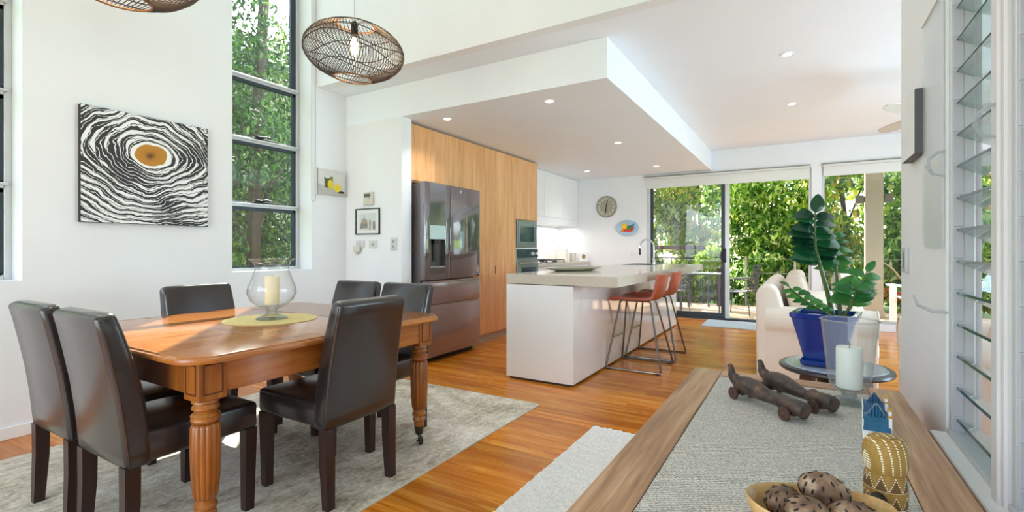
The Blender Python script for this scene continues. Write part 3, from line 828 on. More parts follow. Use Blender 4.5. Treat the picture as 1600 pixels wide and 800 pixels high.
# ================================================================== DINING
LEATHER = None
t = NT('dark_brown_leather')
v = t.coord((1, 1, 1), rnd=3.0)
n = t.noise(v, 5, 3, 0.5)
t.color(t.ramp(n, [(0.3, S('#231e1e')), (0.7, S('#2f2828'))]))
t.set(rough=t.math('MULTIPLY_ADD', t.noise(v, 9, 2), 0.10, 0.20), spec=0.6, coat=0.35, coatr=0.18)
t.bump(t.noise(v, 220, 2), 0.08, 0.002)
LEATHER = t.m
DKWOOD = wood('dark_chair_wood', [S('#1b0f0c'), S('#2c1814'), S('#3b211b')], 'z', 1.0, 0.35, 3.0)
def dining_chair(label, loc, rz):
    r = thing('dining_chair', label, 'chair', loc, rz, 'dark leather dining chairs')
    # seat cushion box
    m = MB()
    b2 = bmesh.new(); bmesh.ops.create_cube(b2, size=1.0)
    bmesh.ops.transform(b2, matrix=Matrix.Translation((0, 0.035, 0.41)) @ Matrix.Diagonal((0.425, 0.43, 0.115, 1)), verts=b2.verts)
    bmesh.ops.bevel(b2, geom=b2.edges[:], offset=0.018, segments=3, profile=0.5, affect='EDGES')
    m._merge(b2)
    st_ = m.build('seat', LEATHER, r, angle=60)
    zz = 0.455
    MB().tube([(-0.207, -0.15, zz), (-0.207, 0.235, zz), (-0.19, 0.247, zz), (0.19, 0.247, zz), (0.207, 0.235, zz), (0.207, -0.15, zz)], 0.0025, 5).build('piping', LEATHER, st_)
    # backrest: gently swept slab, built as rings up its height
    prof = [(-0.238, -0.148, 0.352, 0.2125), (-0.243, -0.150, 0.40, 0.2125), (-0.252, -0.160, 0.50, 0.211), (-0.268, -0.180, 0.62, 0.209), (-0.288, -0.208, 0.73, 0.206), (-0.310, -0.240, 0.84, 0.203), (-0.321, -0.256, 0.884, 0.201)]
    rings = []
    def ring(y0, y1, z0, z1, wx, rad):
        out = []
        cs = [(-wx + rad, y0 + rad, PI, 1.5 * PI), (wx - rad, y0 + rad, 1.5 * PI, 2 * PI), (wx - rad, y1 - rad, 0, 0.5 * PI), (-wx + rad, y1 - rad, 0.5 * PI, PI)]
        for cx, cy_, a0, a1 in cs:
            for k in range(4):
                a = a0 + (a1 - a0) * k / 3
                yy = cy_ + rad * math.sin(a)
                f = (yy - y0) / (y1 - y0)
                out.append((cx + rad * math.cos(a), yy, z0 + (z1 - z0) * f))
        return out
    y0, y1, z, wx = prof[0]
    rings.append(ring(y0 + 0.008, y1 - 0.008, z - 0.006, z - 0.006, wx - 0.008, 0.012))
    for y0, y1, z, wx in prof: rings.append(ring(y0, y1, z, z + (0.012 if z > 0.6 else 0), wx, 0.018))
    y0, y1, z, wx = prof[-1]
    rings.append(ring(y0 + 0.002, y1 - 0.004, z + 0.012, z + 0.020, wx - 0.004, 0.018))
    rings.append(ring(y0 + 0.014, y1 - 0.014, z + 0.021, z + 0.027, wx - 0.016, 0.016))
    bk = MB().loft(rings).build('backrest', LEATHER, r, angle=60)
    for s in (-1, 1):
        MB().tube([(s * (wx_ - 0.001), y0_ + 0.012, z_) for y0_, y1_, z_, wx_ in prof], 0.0024, 5).build('piping', LEATHER, bk)
    # legs
    for s in (-1, 1):
        m = MB()
        for (a, b) in (((-0.215, 0.352), (-0.225, 0.0)),):
            rings = []
            for f, hw in ((0, 0.025), (0.4, 0.024), (1.0, 0.019)):
                yc = a[0] + (b[0] - a[0]) * f + (0.004 * math.sin(f * PI)); zc = a[1] + (b[1] - a[1]) * f; xc = s * (0.185 - 0.0 * f)
                rings.append([(xc - hw, yc - hw, zc), (xc + hw, yc - hw, zc), (xc + hw, yc + hw, zc), (xc - hw, yc + hw, zc)])
            m.loft(rings)
        m.build('leg', DKWOOD, r, angle=25)
        rings = []
        for f, hw in ((0, 0.025), (1.0, 0.019)):
            yc = 0.222 - 0.004 * f; zc = 0.356 * (1 - f); xc = s * 0.185
            rings.append([(xc - hw, yc - hw, zc), (xc + hw, yc - hw, zc), (xc + hw, yc + hw, zc), (xc - hw, yc + hw, zc)])
        MB().loft(rings).build('leg', DKWOOD, r, angle=25)
    return r
RZ = 0.007  # rug thickness the chairs stand on
c0 = dining_chair('dark leather dining chair seen from behind at the near long side of the table', (-1.995, 1.60, RZ), PI / 2)
dup(c0, 'dark leather dining chair at the near table end, beside the turned table leg', (-2.265, 1.02, RZ), 0)
dup(c0, 'dark leather dining chair at the near table end, leftmost in view', (-2.775, 1.02, RZ), 0)
dup(c0, 'dark leather dining chair between the table and the tall white wall', (-3.02, 1.64, RZ), -PI / 2)
dup(c0, 'dark leather dining chair at the far table end, next to the fridge', (-2.265, 2.16, RZ), PI)
dup(c0, 'dark leather dining chair at the far table end, in front of the wall switches', (-2.735, 2.16, RZ), PI)

# ---- dining table
TW = wood('antique_mahogany', [S('#8a4a1a'), S('#b06a2e'), S('#c4823f')], 'y', 1.0, 0.16, 3.0, stretch=7, bump=0.004, coat=0.4)
TW2 = wood('carved_mahogany', [S('#6d3814'), S('#99581f'), S('#b3722f')], 'z', 1.0, 0.28, 3.0, stretch=7, bump=0.02, coat=0.2)
TX0, TX1, TY0, TY1, TZ = -3.19, -1.81, 0.87, 2.29, 0.757
r = thing('dining_table', 'antique mahogany dining table with reeded legs on castors', 'table', (-2.5, 1.58, RZ))
lx, ly = (TX1 - TX0) / 2, (TY1 - TY0) / 2
TZ -= RZ
def rrect(hx, hy, rad, y_a, y_b, k=7):
    pts = []
    for cx, cy_, a0 in ((hx - rad, y_b - rad, 0), (-hx + rad, y_b - rad, PI / 2), (-hx + rad, y_a + rad, PI), (hx - rad, y_a + rad, 1.5 * PI)):
        for i in range(k + 1):
            a = a0 + PI / 2 * i / k
            pts.append((cx + rad * math.cos(a), cy_ + rad * math.sin(a)))
    return pts
prof = [(-0.012, -0.030), (-0.002, -0.028), (0.0, -0.018), (-0.003, -0.010), (-0.010, -0.007), (-0.013, -0.002), (-0.018, 0.0)]
MB().loft([[(x, y, TZ + dz) for x, y in rrect(lx + e, 0, 0.13 + e, -ly - e, ly + e)] for e, dz in prof]).build('tabletop', TW, r, angle=25)
for yy in (-0.28, 0.28):
    MB().box((-lx + 0.02, yy - 0.0012, TZ - 0.001), (lx - 0.02, yy + 0.0012, TZ + 0.0003)).build('leaf_joint', plain('dark_joint', '#4a260e', 0.4), r, smooth=False)
AZ0, AZ1 = TZ - 0.155, TZ - 0.03
ins = 0.083
for s in (-1, 1):
    MB().box((s * (lx - ins) - 0.012, -ly + 0.12, AZ0), (s * (lx - ins) + 0.012, ly - 0.12, AZ1), 0.002, 1).build('apron', TW, r)
    MB().box((-lx + 0.12, s * (ly - ins) - 0.012, AZ0), (lx - 0.12, s * (ly - ins) + 0.012, AZ1), 0.002, 1).build('apron', TW2, r)
def reed(th, i):
    return 1 - 0.085 * (1 - abs(math.sin(th * 7))) ** 1.2
BRASS = plain('aged_brass', '#4d4430', 0.35, 0.15, metal=0.8)
for sx in (-1, 1):
    for sy in (-1, 1):
        cx, cy_ = sx * (lx - 0.115), sy * (ly - 0.115)
        bz0 = AZ0 - 0.02
        m = MB().box((cx - 0.052, cy_ - 0.052, bz0), (cx + 0.052, cy_ + 0.052, AZ1), 0.003, 1)
        lg = m.build('leg', TW2, r)
        for fx, fy in ((1, 0), (-1, 0), (0, 1), (0, -1)):   # raised square panel with dark moulding on each block face
            m = MB()
            ux, uy = (-fy, fx)
            def pt(a, z, d): return (cx + fx * (0.052 + d) + ux * a, cy_ + fy * (0.052 + d) + uy * a, z)
            zc0, zc1, hw = bz0 + 0.025, AZ1 - 0.012, 0.034
            for (a0_, z0_), (a1_, z1_) in (((-hw, zc0), (hw, zc0)), ((hw, zc0), (hw, zc1)), ((hw, zc1), (-hw, zc1)), ((-hw, zc1), (-hw, zc0))):
                m.cyl(pt(a0_, z0_, 0), pt(a1_, z1_, 0), 0.0032, None, 6)
            m.build('panel_moulding', plain('dark_moulding', '#54290f', 0.35), lg)
        prof = [(0.044, bz0), (0.046, bz0 - 0.012), (0.038, bz0 - 0.018), (0.040, bz0 - 0.022), (0.046, bz0 - 0.03), (0.046, bz0 - 0.036), (0.036, bz0 - 0.044), (0.036, bz0 - 0.048),
                (0.044, bz0 - 0.053), (0.050, bz0 - 0.06), (0.048, bz0 - 0.068), (0.05, bz0 - 0.076), (0.046, bz0 - 0.085), (0.038, bz0 - 0.09)]
        MB().lathe(prof, 28, (cx, cy_, 0)).build('turned_collar', TW2, lg)
        z0, z1 = bz0 - 0.09, 0.20
        prof = [(0.040, z0), (0.046, z0 - 0.004), (0.050, z0 - 0.014), (0.051, z0 - 0.10), (0.048, z0 - 0.2), (0.043, z1 + 0.02), (0.040, z1 + 0.006), (0.034, z1)]
        MB().lathe(prof, 112, (cx, cy_, 0), mod=reed).build('reeded_shaft', TW2, lg, angle=60)
        prof = [(0.033, z1 + 0.002), (0.034, 0.185), (0.040, 0.178), (0.040, 0.168), (0.032, 0.162), (0.034, 0.152), (0.038, 0.146), (0.038, 0.138), (0.030, 0.132), (0.029, 0.10)]
        MB().lathe(prof, 28, (cx, cy_, 0)).build('turned_foot', TW2, lg)
        m = MB().lathe([(0.030, 0.104), (0.027, 0.09), (0.021, 0.055), (0.014, 0.05)], 20, (cx, cy_, 0))
        m.cyl((cx, cy_, 0.055), (cx + 0.012, cy_ - 0.006, 0.035), 0.012, 0.01, 10)
        m.cyl((cx + 0.006, cy_ - 0.028, 0.022), (cx + 0.024, cy_ + 0.006, 0.022), 0.006, None, 8)
        cst = m.build('castor', BRASS, lg)
        a = Vector((cx + 0.022, cy_ - 0.012, 0.0225)); dv = Vector((0.5, 0.85, 0)).normalized() * 0.009
        MB().cyl(a - dv, a + dv, 0.0225, None, 20).build('wheel', BLACKM, cst)

# ---- oval mat, hurricane vase, candle
r = tag(MB().loft([[(0.235 * s * math.cos(a), 0.235 * s * math.sin(a), z) for a in [2 * PI * i / 48 for i in range(48)]] for s, z in ((1, 0), (1, 0.003), (0.99, 0.0035))]).build('round_placemat', plain('straw_mat', '#d9c98a', 0.85, 0.08, 60, 0.4, 200)), 'straw yellow round placemat under the hurricane vase', 'placemat')
VX, VY = -2.49, 1.62
r.location = (VX - 0.01, VY, 0.7575)
GLASS = NT('clear_thick_glass'); GLASS.color((1, 1, 1, 1)); GLASS.set(trans=1.0, rough=0.0, ior=1.45); GLASS = GLASS.m
CLEAR = thin_glass('clear_blown_glass', (0.985, 0.99, 0.99, 1), 0.0, 1.5, haze=0.015, edge=(0.42, 0.46, 0.46, 1))
r = thing('hurricane_vase', 'large clear glass hurricane vase on the dining table', 'vase', (VX, VY, 0.7612))
prof = [(0.0, 0.0), (0.085, 0.0), (0.088, 0.006), (0.07, 0.016), (0.035, 0.03), (0.026, 0.042), (0.032, 0.055), (0.075, 0.075), (0.115, 0.11), (0.132, 0.15), (0.128, 0.19), (0.108, 0.24), (0.092, 0.285), (0.090, 0.31), (0.098, 0.33), (0.118, 0.345), (0.119, 0.348)]
r.scale = (0.94, 0.94, 0.94)
MB().lathe(prof[1:], 48, cap=False).build('bowl', CLEAR, r)
MB().tube([(0.119 * math.cos(a), 0.119 * math.sin(a), 0.348) for a in [2 * PI * i / 48 for i in range(48)]], 0.003, 8, closed=True).build('rim', CLEAR, r)
MB().lathe([(0.084, 0.001), (0.08, 0.008), (0.05, 0.016), (0.03, 0.03), (0.024, 0.042), (0.028, 0.052), (0.034, 0.066), (0.037, 0.083)], 32).build('foot', CLEAR, r)
WAX = plain('cream_candle_wax', '#efe0bb', 0.45, 0.04, 8, sub=0.2)
r = thing('pillar_candle', 'cream pillar candle inside the vase on the dining table', 'candle', (VX, VY, 0.840))
MB().lathe([(0.036, 0), (0.037, 0.004), (0.037, 0.150), (0.034, 0.155), (0.028, 0.151), (0.004, 0.147)], 24).build('wax', WAX, r)
MB().cyl((0, 0, 0.147), (0.002, 0, 0.162), 0.0016, None, 6).build('wick', BLACKM, r)

# ---- rugs
t = NT('distressed_grey_rug')
v = t.coord((1, 1, 1))
n1 = t.noise(v, 1.7, 6, 0.65, 0.9); n2 = t.noise(t.coord((3, 1, 1)), 7, 6, 0.75, 1.2); n3 = t.noise(v, 45, 3, 0.7)
f = t.math('ADD', t.math('MULTIPLY', n1, 0.42), t.math('ADD', t.math('MULTIPLY', n2, 0.38), t.math('MULTIPLY', n3, 0.2)))
t.color(t.ramp(f, [(0.39, S('#83775f')), (0.455, S('#b3a691')), (0.51, S('#cec4b2')), (0.59, S('#ebe4d8'))]))
t.set(rough=0.95, sheen=0.1); t.bump(n3, 0.3, 0.004)
r = thing('area_rug', 'distressed beige-grey area rug under the dining table', 'rug', (-3.70, -0.30, 0.0005))
MB().box((0, 0, 0), (2.05, 3.47, 0.0062), 0.002, 1).build('pile', t.m, r)
MB().box((2.049, 0, 0), (2.056, 3.476, 0.0066), 0.001, 1).box((0, 3.47, 0), (2.056, 3.476, 0.0066), 0.001, 1).build('binding', plain('rug_binding', '#cfcabc', 0.9), r)
t = NT('white_shag'); v = t.coord((1, 1, 1)); n3 = t.noise(v, 90, 4, 0.7)
t.color(t.ramp(n3, [(0.3, S('#d8d4cd')), (0.6, S('#f3f0ea'))])); t.set(rough=1.0, sheen=0.2); t.bump(n3, 0.6, 0.01)
r = thing('white_rug', 'white shaggy rug beside the console table', 'rug', (-1.14, 0.9, 0.0005))
rg = random.Random(3)
m = MB(); NXs, NYs = 60, 150
vv = []
for j in range(NYs + 1):
    row = []
    for i in range(NXs + 1):
        x = 0.72 * i / NXs; y = 2.04 * j / NYs
        edge = (i in (0, NXs)) or (j in (0, NYs))
        if edge: x += rg.uniform(-0.006, 0.006); y += rg.uniform(-0.006, 0.006)
        row.append(m.bm.verts.new((x, y, 0.002 if edge else 0.018 + rg.uniform(-0.004, 0.006))))
    vv.append(row)
for j in range(NYs):
    for i in range(NXs): m.bm.faces.new((vv[j][i], vv[j][i + 1], vv[j + 1][i + 1], vv[j + 1][i]))
m.build('pile', t.m, r)

# ---- abstract painting
t = NT('abstract_ring_painting')
v = t.coord((1, 1, 1))          # object coords: y along the wall, z up, origin at the canvas centre
sp = t.sep(v)
wob = t.noise(v, 2.6, 3, 0.5, out=1)
wv = t.n.new('ShaderNodeVectorMath'); wv.operation = 'MULTIPLY_ADD'
t.link(wob, wv.inputs[0]); wv.inputs[1].default_value = (0.20, 0.20, 0.20); t.link(v, wv.inputs[2])
s2 = t.sep(wv.outputs[0])
yy = t.math('SUBTRACT', s2[1], 0.10 + 0.02); zz = t.math('SUBTRACT', s2[2], 0.10 + 0.115)
d = t.math('SQRT', t.math('ADD', t.math('POWER', t.math('MULTIPLY', yy, 0.82), 2.0), t.math('POWER', t.math('MULTIPLY', zz, 1.22), 2.0)))
fine = t.noise(v, 14, 3, 0.6)
ang = t.noise(v, 2.0, 2, 0.5)
ph = t.math('ADD', t.math('MULTIPLY', d, 135.0), t.math('MULTIPLY', t.noise(v, 3.0, 2, 0.5), 13.0))
s_ = t.math('SINE', ph)
th = t.math('MULTIPLY_ADD', t.noise(v, 2.6, 2, 0.5), 5.2, -2.35)
white = t.math('GREATER_THAN', t.math('ADD', s_, t.math('MULTIPLY_ADD', fine, 0.6, -0.3)), th)
ph2 = t.math('ADD', t.math('MULTIPLY', d, 300.0), t.math('MULTIPLY', t.noise(v, 6.0, 3, 0.6), 26.0))
thinl = t.math('GREATER_THAN', t.math('SINE', ph2), 0.88)
wmask = t.math('MAXIMUM', white, thinl)
cut = t.math('GREATER_THAN', t.math('SINE', t.math('MULTIPLY_ADD', d, 210.0, t.math('MULTIPLY', fine, 12.0))), 0.93)
wmask = t.math('MULTIPLY', wmask, t.math('SUBTRACT', 1.0, cut))
base = t.mix(wmask, S('#2b2a2a'), S('#efefef'))
och = t.ramp(d, [(0.0, S('#3a2a18')), (0.02, S('#8a5a14')), (0.04, S('#b3761a')), (0.075, S('#b97f22'))])
inner = t.math('LESS_THAN', d, 0.098)
halo = t.math('LESS_THAN', d, 0.122)
c = t.mix(halo, base, S('#f1f1ef'))
c = t.mix(inner, c, och)
t.color(c); t.set(rough=0.6)
ART = t.m
r = thing('abstract_painting', 'black and white ringed abstract canvas with ochre centre', 'painting', (-4.0995, 1.697, 1.712))
MB().box((0.0, -0.40, -0.389), (0.038, 0.40, 0.389), 0.003, 1).build('canvas_edge', plain('black_canvas_edge', '#202020', 0.7), r)
MB().box((0.0385, -0.398, -0.387), (0.0395, 0.398, 0.387)).build('painted_face', ART, r, smooth=False)

# ---- lemon still life
r = thing('lemon_picture', 'small canvas of a jug and lemons hung near the corner', 'painting', (-4.0995, 3.285, 1.815))
MB().box((0.0, -0.17, -0.129), (0.03, 0.17, 0.129), 0.002, 1).build('canvas', plain('still_life_grey', '#d5d2cd', 0.7, 0.06, 10), r)
def ellp(cy_, cz, ry, rz, k=20): return [(cy_ + ry * math.cos(2 * PI * i / k), cz + rz * math.sin(2 * PI * i / k)) for i in range(k)]
def dec(nm, pts, c, x): MB().prism(pts, 'x', x - 0.001, x).build(nm, plain('paint_' + c[1:], c, 0.6, 0.1, 30), r, smooth=False)
dec('tabletop_tone', [(-0.169, -0.128), (0.169, -0.128), (0.169, -0.075), (-0.169, -0.02)], '#b8b2ac', 0.0308)
dec('jug', [(-0.075, -0.055), (-0.02, -0.06), (-0.015, 0.045), (-0.05, 0.035), (-0.085, 0.05)], '#4e5a2c', 0.0312)
dec('bottle', [(-0.02, -0.05), (0.02, -0.05), (0.02, 0.06), (-0.01, 0.06)], '#7e8438', 0.0314)
dec('lemon_shape', ellp(-0.01, -0.02, 0.035, 0.045), '#e8c81c', 0.0318)
dec('lemon_shape', ellp(0.075, -0.05, 0.042, 0.04), '#ecd224', 0.0318)
dec('painted_shadow', ellp(0.12, -0.088, 0.045, 0.012), '#2c2926', 0.0314)
MB().prism([(-0.1695, -0.128), (-0.155, -0.128), (-0.155, 0.128), (-0.1695, 0.128)], 'x', 0.0302, 0.0312).build('grey_side_band', plain('paint_band', '#8f8f8e', 0.7), r, smooth=False)

# ---- framed sketch and wall controls on the nib (face at y = 3.5)
r = thing('framed_sketch', 'small black-framed sketch of a domed building', 'picture', (-3.775, 3.4995, 1.425), R(0))
MB().box((-0.17, -0.018, -0.132), (0.17, 0, -0.122), 0.001, 1).box((-0.17, -0.018, 0.122), (0.17, 0, 0.132), 0.001, 1).box((-0.17, -0.018, -0.122), (-0.16, 0, 0.122), 0.001, 1).box((0.16, -0.018, -0.122), (0.17, 0, 0.122), 0.001, 1).build('frame', BLACKM, r)
MB().box((-0.16, -0.008, -0.122), (0.16, -0.001, 0.122)).build('mount_card', plain('mount_white', '#e6e6e2', 0.7, 0.02), r, smooth=False)
INK = plain('ink_wash', '#8d8a84', 0.7, 0.45, 60); INK2 = plain('ink_wash_warm', '#a99a82', 0.7, 0.4, 50); PAPER = plain('sketch_paper', '#cfd3d4', 0.7, 0.05)
def dk(nm, pts, mt, y): MB().prism(pts, 'y', y - 0.0006, y).build(nm, mt, r, smooth=False)
dk('paper', [(-0.12, -0.09), (0.125, -0.09), (0.125, 0.085), (-0.12, 0.085)], PAPER, -0.0085)
dk('dome', [(-0.09, -0.02)] + [(-0.045 + 0.045 * math.cos(a), -0.005 + 0.035 * math.sin(a)) for a in [PI - PI * k / 10 for k in range(11)]] + [(0.0, -0.02)], INK2, -0.0095)
dk('spire', [(-0.052, 0.02), (-0.038, 0.02), (-0.042, 0.065), (-0.048, 0.065)], INK, -0.0095)
dk('block', [(-0.11, -0.07), (0.0, -0.07), (0.005, -0.018), (-0.10, -0.018)], INK, -0.0092)
dk('tower', [(0.02, -0.085), (0.05, -0.085), (0.05, 0.015), (0.02, 0.015)], INK2, -0.0095)
dk('tower', [(0.075, -0.085), (0.11, -0.085), (0.11, 0.0), (0.075, 0.0)], INK, -0.0095)
r = thing('thermostat', 'beige wall thermostat with small display above the framed sketch', 'thermostat', (-3.757, 3.4995, 1.656))
MB().box((-0.068, -0.022, -0.066), (0.068, 0, 0.066), 0.006).build('body', plain('beige_plastic', '#cfc8ba', 0.45, 0.03), r)
MB().box((-0.055, -0.024, 0.012), (0.035, -0.021, 0.048), 0.001, 1).build('display', plain('lcd_green', '#5d6b62', 0.2), r)
MB().box((0.0, -0.025, -0.004), (0.03, -0.021, 0.004), 0.001, 1).build('button', plain('button_grey', '#77776f', 0.4), r)
def outlet(name, label, x, z, w_, h_, extra):
    r = thing(name, label, name.split('_')[-1], (x, 3.4995, z))
    MB().box((-w_ / 2, -0.01, -h_ / 2), (w_ / 2, 0, h_ / 2), 0.004).build('plate', plain('grey_white_plate', '#cfcdcb', 0.35, 0.02), r)
    extra(r)
    return r
outlet('power_outlet', 'double power outlet with a plug below the framed sketch', -3.885, 1.195, 0.12, 0.078,
       lambda r: (MB().box((-0.045, -0.013, 0.018), (-0.03, -0.009, 0.032), 0.001, 1).build('rocker', WHITEP, r), MB().box((0.03, -0.013, 0.018), (0.045, -0.009, 0.032), 0.001, 1).build('rocker', WHITEP, r)))
r = thing('plug_adapter', 'cream plug-in adapter pushed into the double outlet', 'adapter', (-3.90, 3.489, 1.15))
MB().box((-0.05, -0.04, -0.035), (0.035, 0, 0.03), 0.008).build('housing', plain('cream_adapter', '#d8d2c6', 0.4, 0.02), r)
MB().box((-0.03, -0.03, -0.06), (0.0, -0.01, -0.03), 0.006).build('lead', MATS['cream_adapter'], r)
outlet('light_switch', 'small light switch plate beside the double outlet', -3.70, 1.193, 0.11, 0.078,
       lambda r: MB().box((-0.012, -0.014, -0.012), (0.012, -0.009, 0.012), 0.003, 1).build('rocker', plain('rocker_grey', '#9c9a98', 0.4), r))
outlet('dimmer_switch', 'upright switch plate at the edge of the nib wall', -3.42, 1.195, 0.08, 0.125,
       lambda r: (MB().box((-0.012, -0.014, 0.012), (0.012, -0.009, 0.036), 0.003, 1).build('rocker', plain('rocker_grey', '#9c9a98', 0.4), r), MB().box((-0.012, -0.014, -0.036), (0.012, -0.009, -0.012), 0.003, 1).build('rocker', plain('rocker_grey', '#9c9a98', 0.4), r)))
# blind chain by the slot window
pts = [(0, 0, 3.3), (0, 0, 0.02), (0.002, 0.012, 0.0), (0.004, 0.03, 0.0), (0.006, 0.04, 0.02), (0.006, 0.04, 3.3)]
r = tag(MB().tube([(0, 0, 3.29), (0, 0, 0.02), (0, 0.012, 0.004), (0, 0.024, 0.0), (0, 0.036, 0.004), (0, 0.045, 0.02), (0, 0.045, 3.29)], 0.0022, 6).build('blind_chain', plain('grey_chain', '#b7b7b9', 0.4, 0.04)), 'thin blind chain loop hanging beside the slot window', 'blind chain')
r.location = (-4.095, 3.075, 1.61)

# ---- pendant lamps
WICK = plain('dark_wicker', '#3a2a24', 0.55, 0.15, 30)
WICKO = plain('tan_wicker_band', '#8a5a30', 0.5, 0.12, 30)
BULB = emit('warm_bulb_glass', (1.0, 0.80, 0.5, 1), 2.2)
FIL = emit('glowing_filament', (1.0, 0.80, 0.48, 1), 40)
def pendant(label, loc):
    r = thing('pendant_lamp', label, 'pendant lamp', loc, 0, 'wicker pendant lamps over the dining table')
    RX, RZ_, RO = 0.305, 0.165, 0.115
    TILT = Matrix.Rotation(R(5), 4, 'Y')
    def sh(u):   # u in 0..1 from top ring to bottom ring
        a = R(62) - u * R(124)
        x = RO + (RX - RO) * (math.cos(a) - math.cos(R(62))) / (1 - math.cos(R(62)))
        return x, RZ_ * math.sin(a) / math.sin(R(62))
    m = MB()
    NR = 88
    for k in range(NR):
        th0 = 2 * PI * k / NR
        pts = []
        for i in range(15):
            u = i / 14; x, z = sh(u)
            th = th0 + 0.55 * (u - 0.5)
            pts.append((x * math.cos(th), x * math.sin(th), z))
        m.tube(pts, 0.0022, 4, cap=False)
    m.move(TILT).build('wicker_ribs', WICK, r, kind='stuff')
    m = MB()
    for (u, amp, f, p) in ((0.18, 0.03, 3, 0), (0.36, 0.06, 3, 1), (0.5, 0.07, 3, 2.2), (0.64, 0.06, 3, 0.6), (0.82, 0.03, 3, 2)):
        pts = []
        for i in range(72):
            th = 2 * PI * i / 72; x, z = sh(u + amp * math.sin(f * th + p))
            pts.append(((x + 0.001) * math.cos(th), (x + 0.001) * math.sin(th), z))
        m.tube(pts, 0.003, 5, closed=True)
    m.move(TILT).build('wave_hoops', WICK, r)
    for s in (1, -1):
        MB().tube([(RO * math.cos(2 * PI * i / 48), RO * math.sin(2 * PI * i / 48), s * RZ_) for i in range(48)], 0.005, 8, closed=True).move(TILT).build('end_ring', WICKO, r)
    m = MB()
    for k in range(3):
        a = 2 * PI * k / 3
        m.tube([(0.018 * math.cos(a), 0.018 * math.sin(a), RZ_ + 0.01), (RO * math.cos(a), RO * math.sin(a), RZ_)], 0.002, 5)
    m.build('spider', BLACKM, r)
    MB().lathe([(0.008, RZ_ + 0.03), (0.02, RZ_ + 0.02), (0.022, RZ_ - 0.05), (0.018, RZ_ - 0.06)], 16).build('lamp_holder', plain('bronze_holder', '#2d241e', 0.4, 0.05, metal=0.6), r)
    z = RZ_ - 0.055
    MB().lathe([(0.014, z), (0.018, z - 0.02), (0.034, z - 0.07), (0.036, z - 0.10), (0.025, z - 0.13), (0.004, z - 0.145)], 20).build('bulb', thin_glass('amber_bulb_glass', (1.0, 0.93, 0.8, 1), 0, 1.45), r)
    m = MB()
    for k in range(6):
        a = 2 * PI * k / 6
        m.tube([(0.006 * math.cos(a), 0.006 * math.sin(a), z - 0.02), (0.02 * math.cos(a), 0.02 * math.sin(a), z - 0.06), (0.016 * math.cos(a), 0.016 * math.sin(a), z - 0.115)], 0.0042, 6)
    m.build('filament', FIL, r)
    MB().cyl((0, 0, RZ_ + 0.02), (0, 0, 5.4 - loc[2] - 0.02), 0.0025, None, 6).build('cord', plain('grey_cord', '#b9b9b9', 0.5), r)
    MB().lathe([(0.05, 5.4 - loc[2] - 0.03), (0.05, 5.4 - loc[2])], 20).build('ceiling_rose', WHITEP, r)
    l = bpy.data.lights.new('pendant_glow', 'POINT'); l.energy = 10; l.color = (1, 0.78, 0.5); l.shadow_soft_size = 0.03
    o = bpy.data.objects.new('lamp', l); COL.objects.link(o); o.parent = r; o.location = (0, 0, z - 0.07)
    return r
p0 = pendant('dark wicker pendant lamp with glowing bulb, whole in view', (-2.42, 2.13, 2.385))
dup(p0, 'dark wicker pendant lamp cut off by the top of the picture', (-2.42, 0.90, 2.345))
# ================================================================== CONSOLE TABLE AND WHAT STANDS ON IT
OAK = wood('weathered_oak', [S('#6b4830'), S('#b0845f'), S('#d6b08c')], 'y', 1.0, 0.38, 3.0, stretch=16, bump=0.12)
OAKX = wood('weathered_oak_cross', [S('#6b4830'), S('#b0845f'), S('#d6b08c')], 'x', 1.0, 0.38, 3.0, stretch=16, bump=0.12)
CZ = 0.66
r = thing('console_table', 'weathered oak console table with a woven inset top', 'console table', (0, 0, 0))
MB().box((-0.372, 0.30, CZ - 0.04), (-0.268, 2.095, CZ), 0.003, 1).build('edge_board', OAK, r)
MB().box((0.196, 0.30, CZ - 0.04), (0.290, 2.095, CZ), 0.003, 1).build('edge_board', OAK, r)
MB().box((-0.268, 2.005, CZ - 0.04), (0.196, 2.094, CZ - 0.001), 0.003, 1).build('end_board', OAKX, r)
MB().box((-0.268, 0.30, CZ - 0.04), (0.196, 0.385, CZ - 0.001), 0.003, 1).build('end_board', OAKX, r)
t = NT('woven_grey_seagrass')
v = t.coord((1, 1, 1))
sx_ = t.sep(v)
wob = t.noise(v, 45, 3, 0.6)
a = t.math('SINE', t.math('MULTIPLY_ADD', sx_[0], 420.0, t.math('MULTIPLY', wob, 22.0)))
b = t.math('SINE', t.math('MULTIPLY_ADD', sx_[1], 760.0, t.math('MULTIPLY', wob, 14.0)))
wv_ = t.math('MULTIPLY', a, b)
ns = t.noise(v, 160, 3, 0.7)
f = t.math('ADD', t.math('MULTIPLY_ADD', wv_, 0.22, 0.28), t.math('MULTIPLY', ns, 0.45))
c = t.ramp(f, [(0.25, S('#76706a')), (0.48, S('#bab4ab')), (0.72, S('#ece8e0'))])
t.color(c); t.set(rough=0.8); t.bump(f, 0.5, 0.002)
MB().box((-0.266, 0.387, CZ - 0.02), (0.194, 2.003, CZ - 0.004)).build('woven_panel', t.m, r, smooth=False)
MB().box((-0.34, 0.33, CZ - 0.13), (0.265, 2.06, CZ - 0.04)).build('apron', OAK, r, smooth=False)
for x in (-0.33, 0.195):
    for y in (0.34, 1.99): MB().box((x, y, 0), (x + 0.06, y + 0.06, CZ - 0.04), 0.004, 1).build('leg', OAK, r)
CT = CZ - 0.004

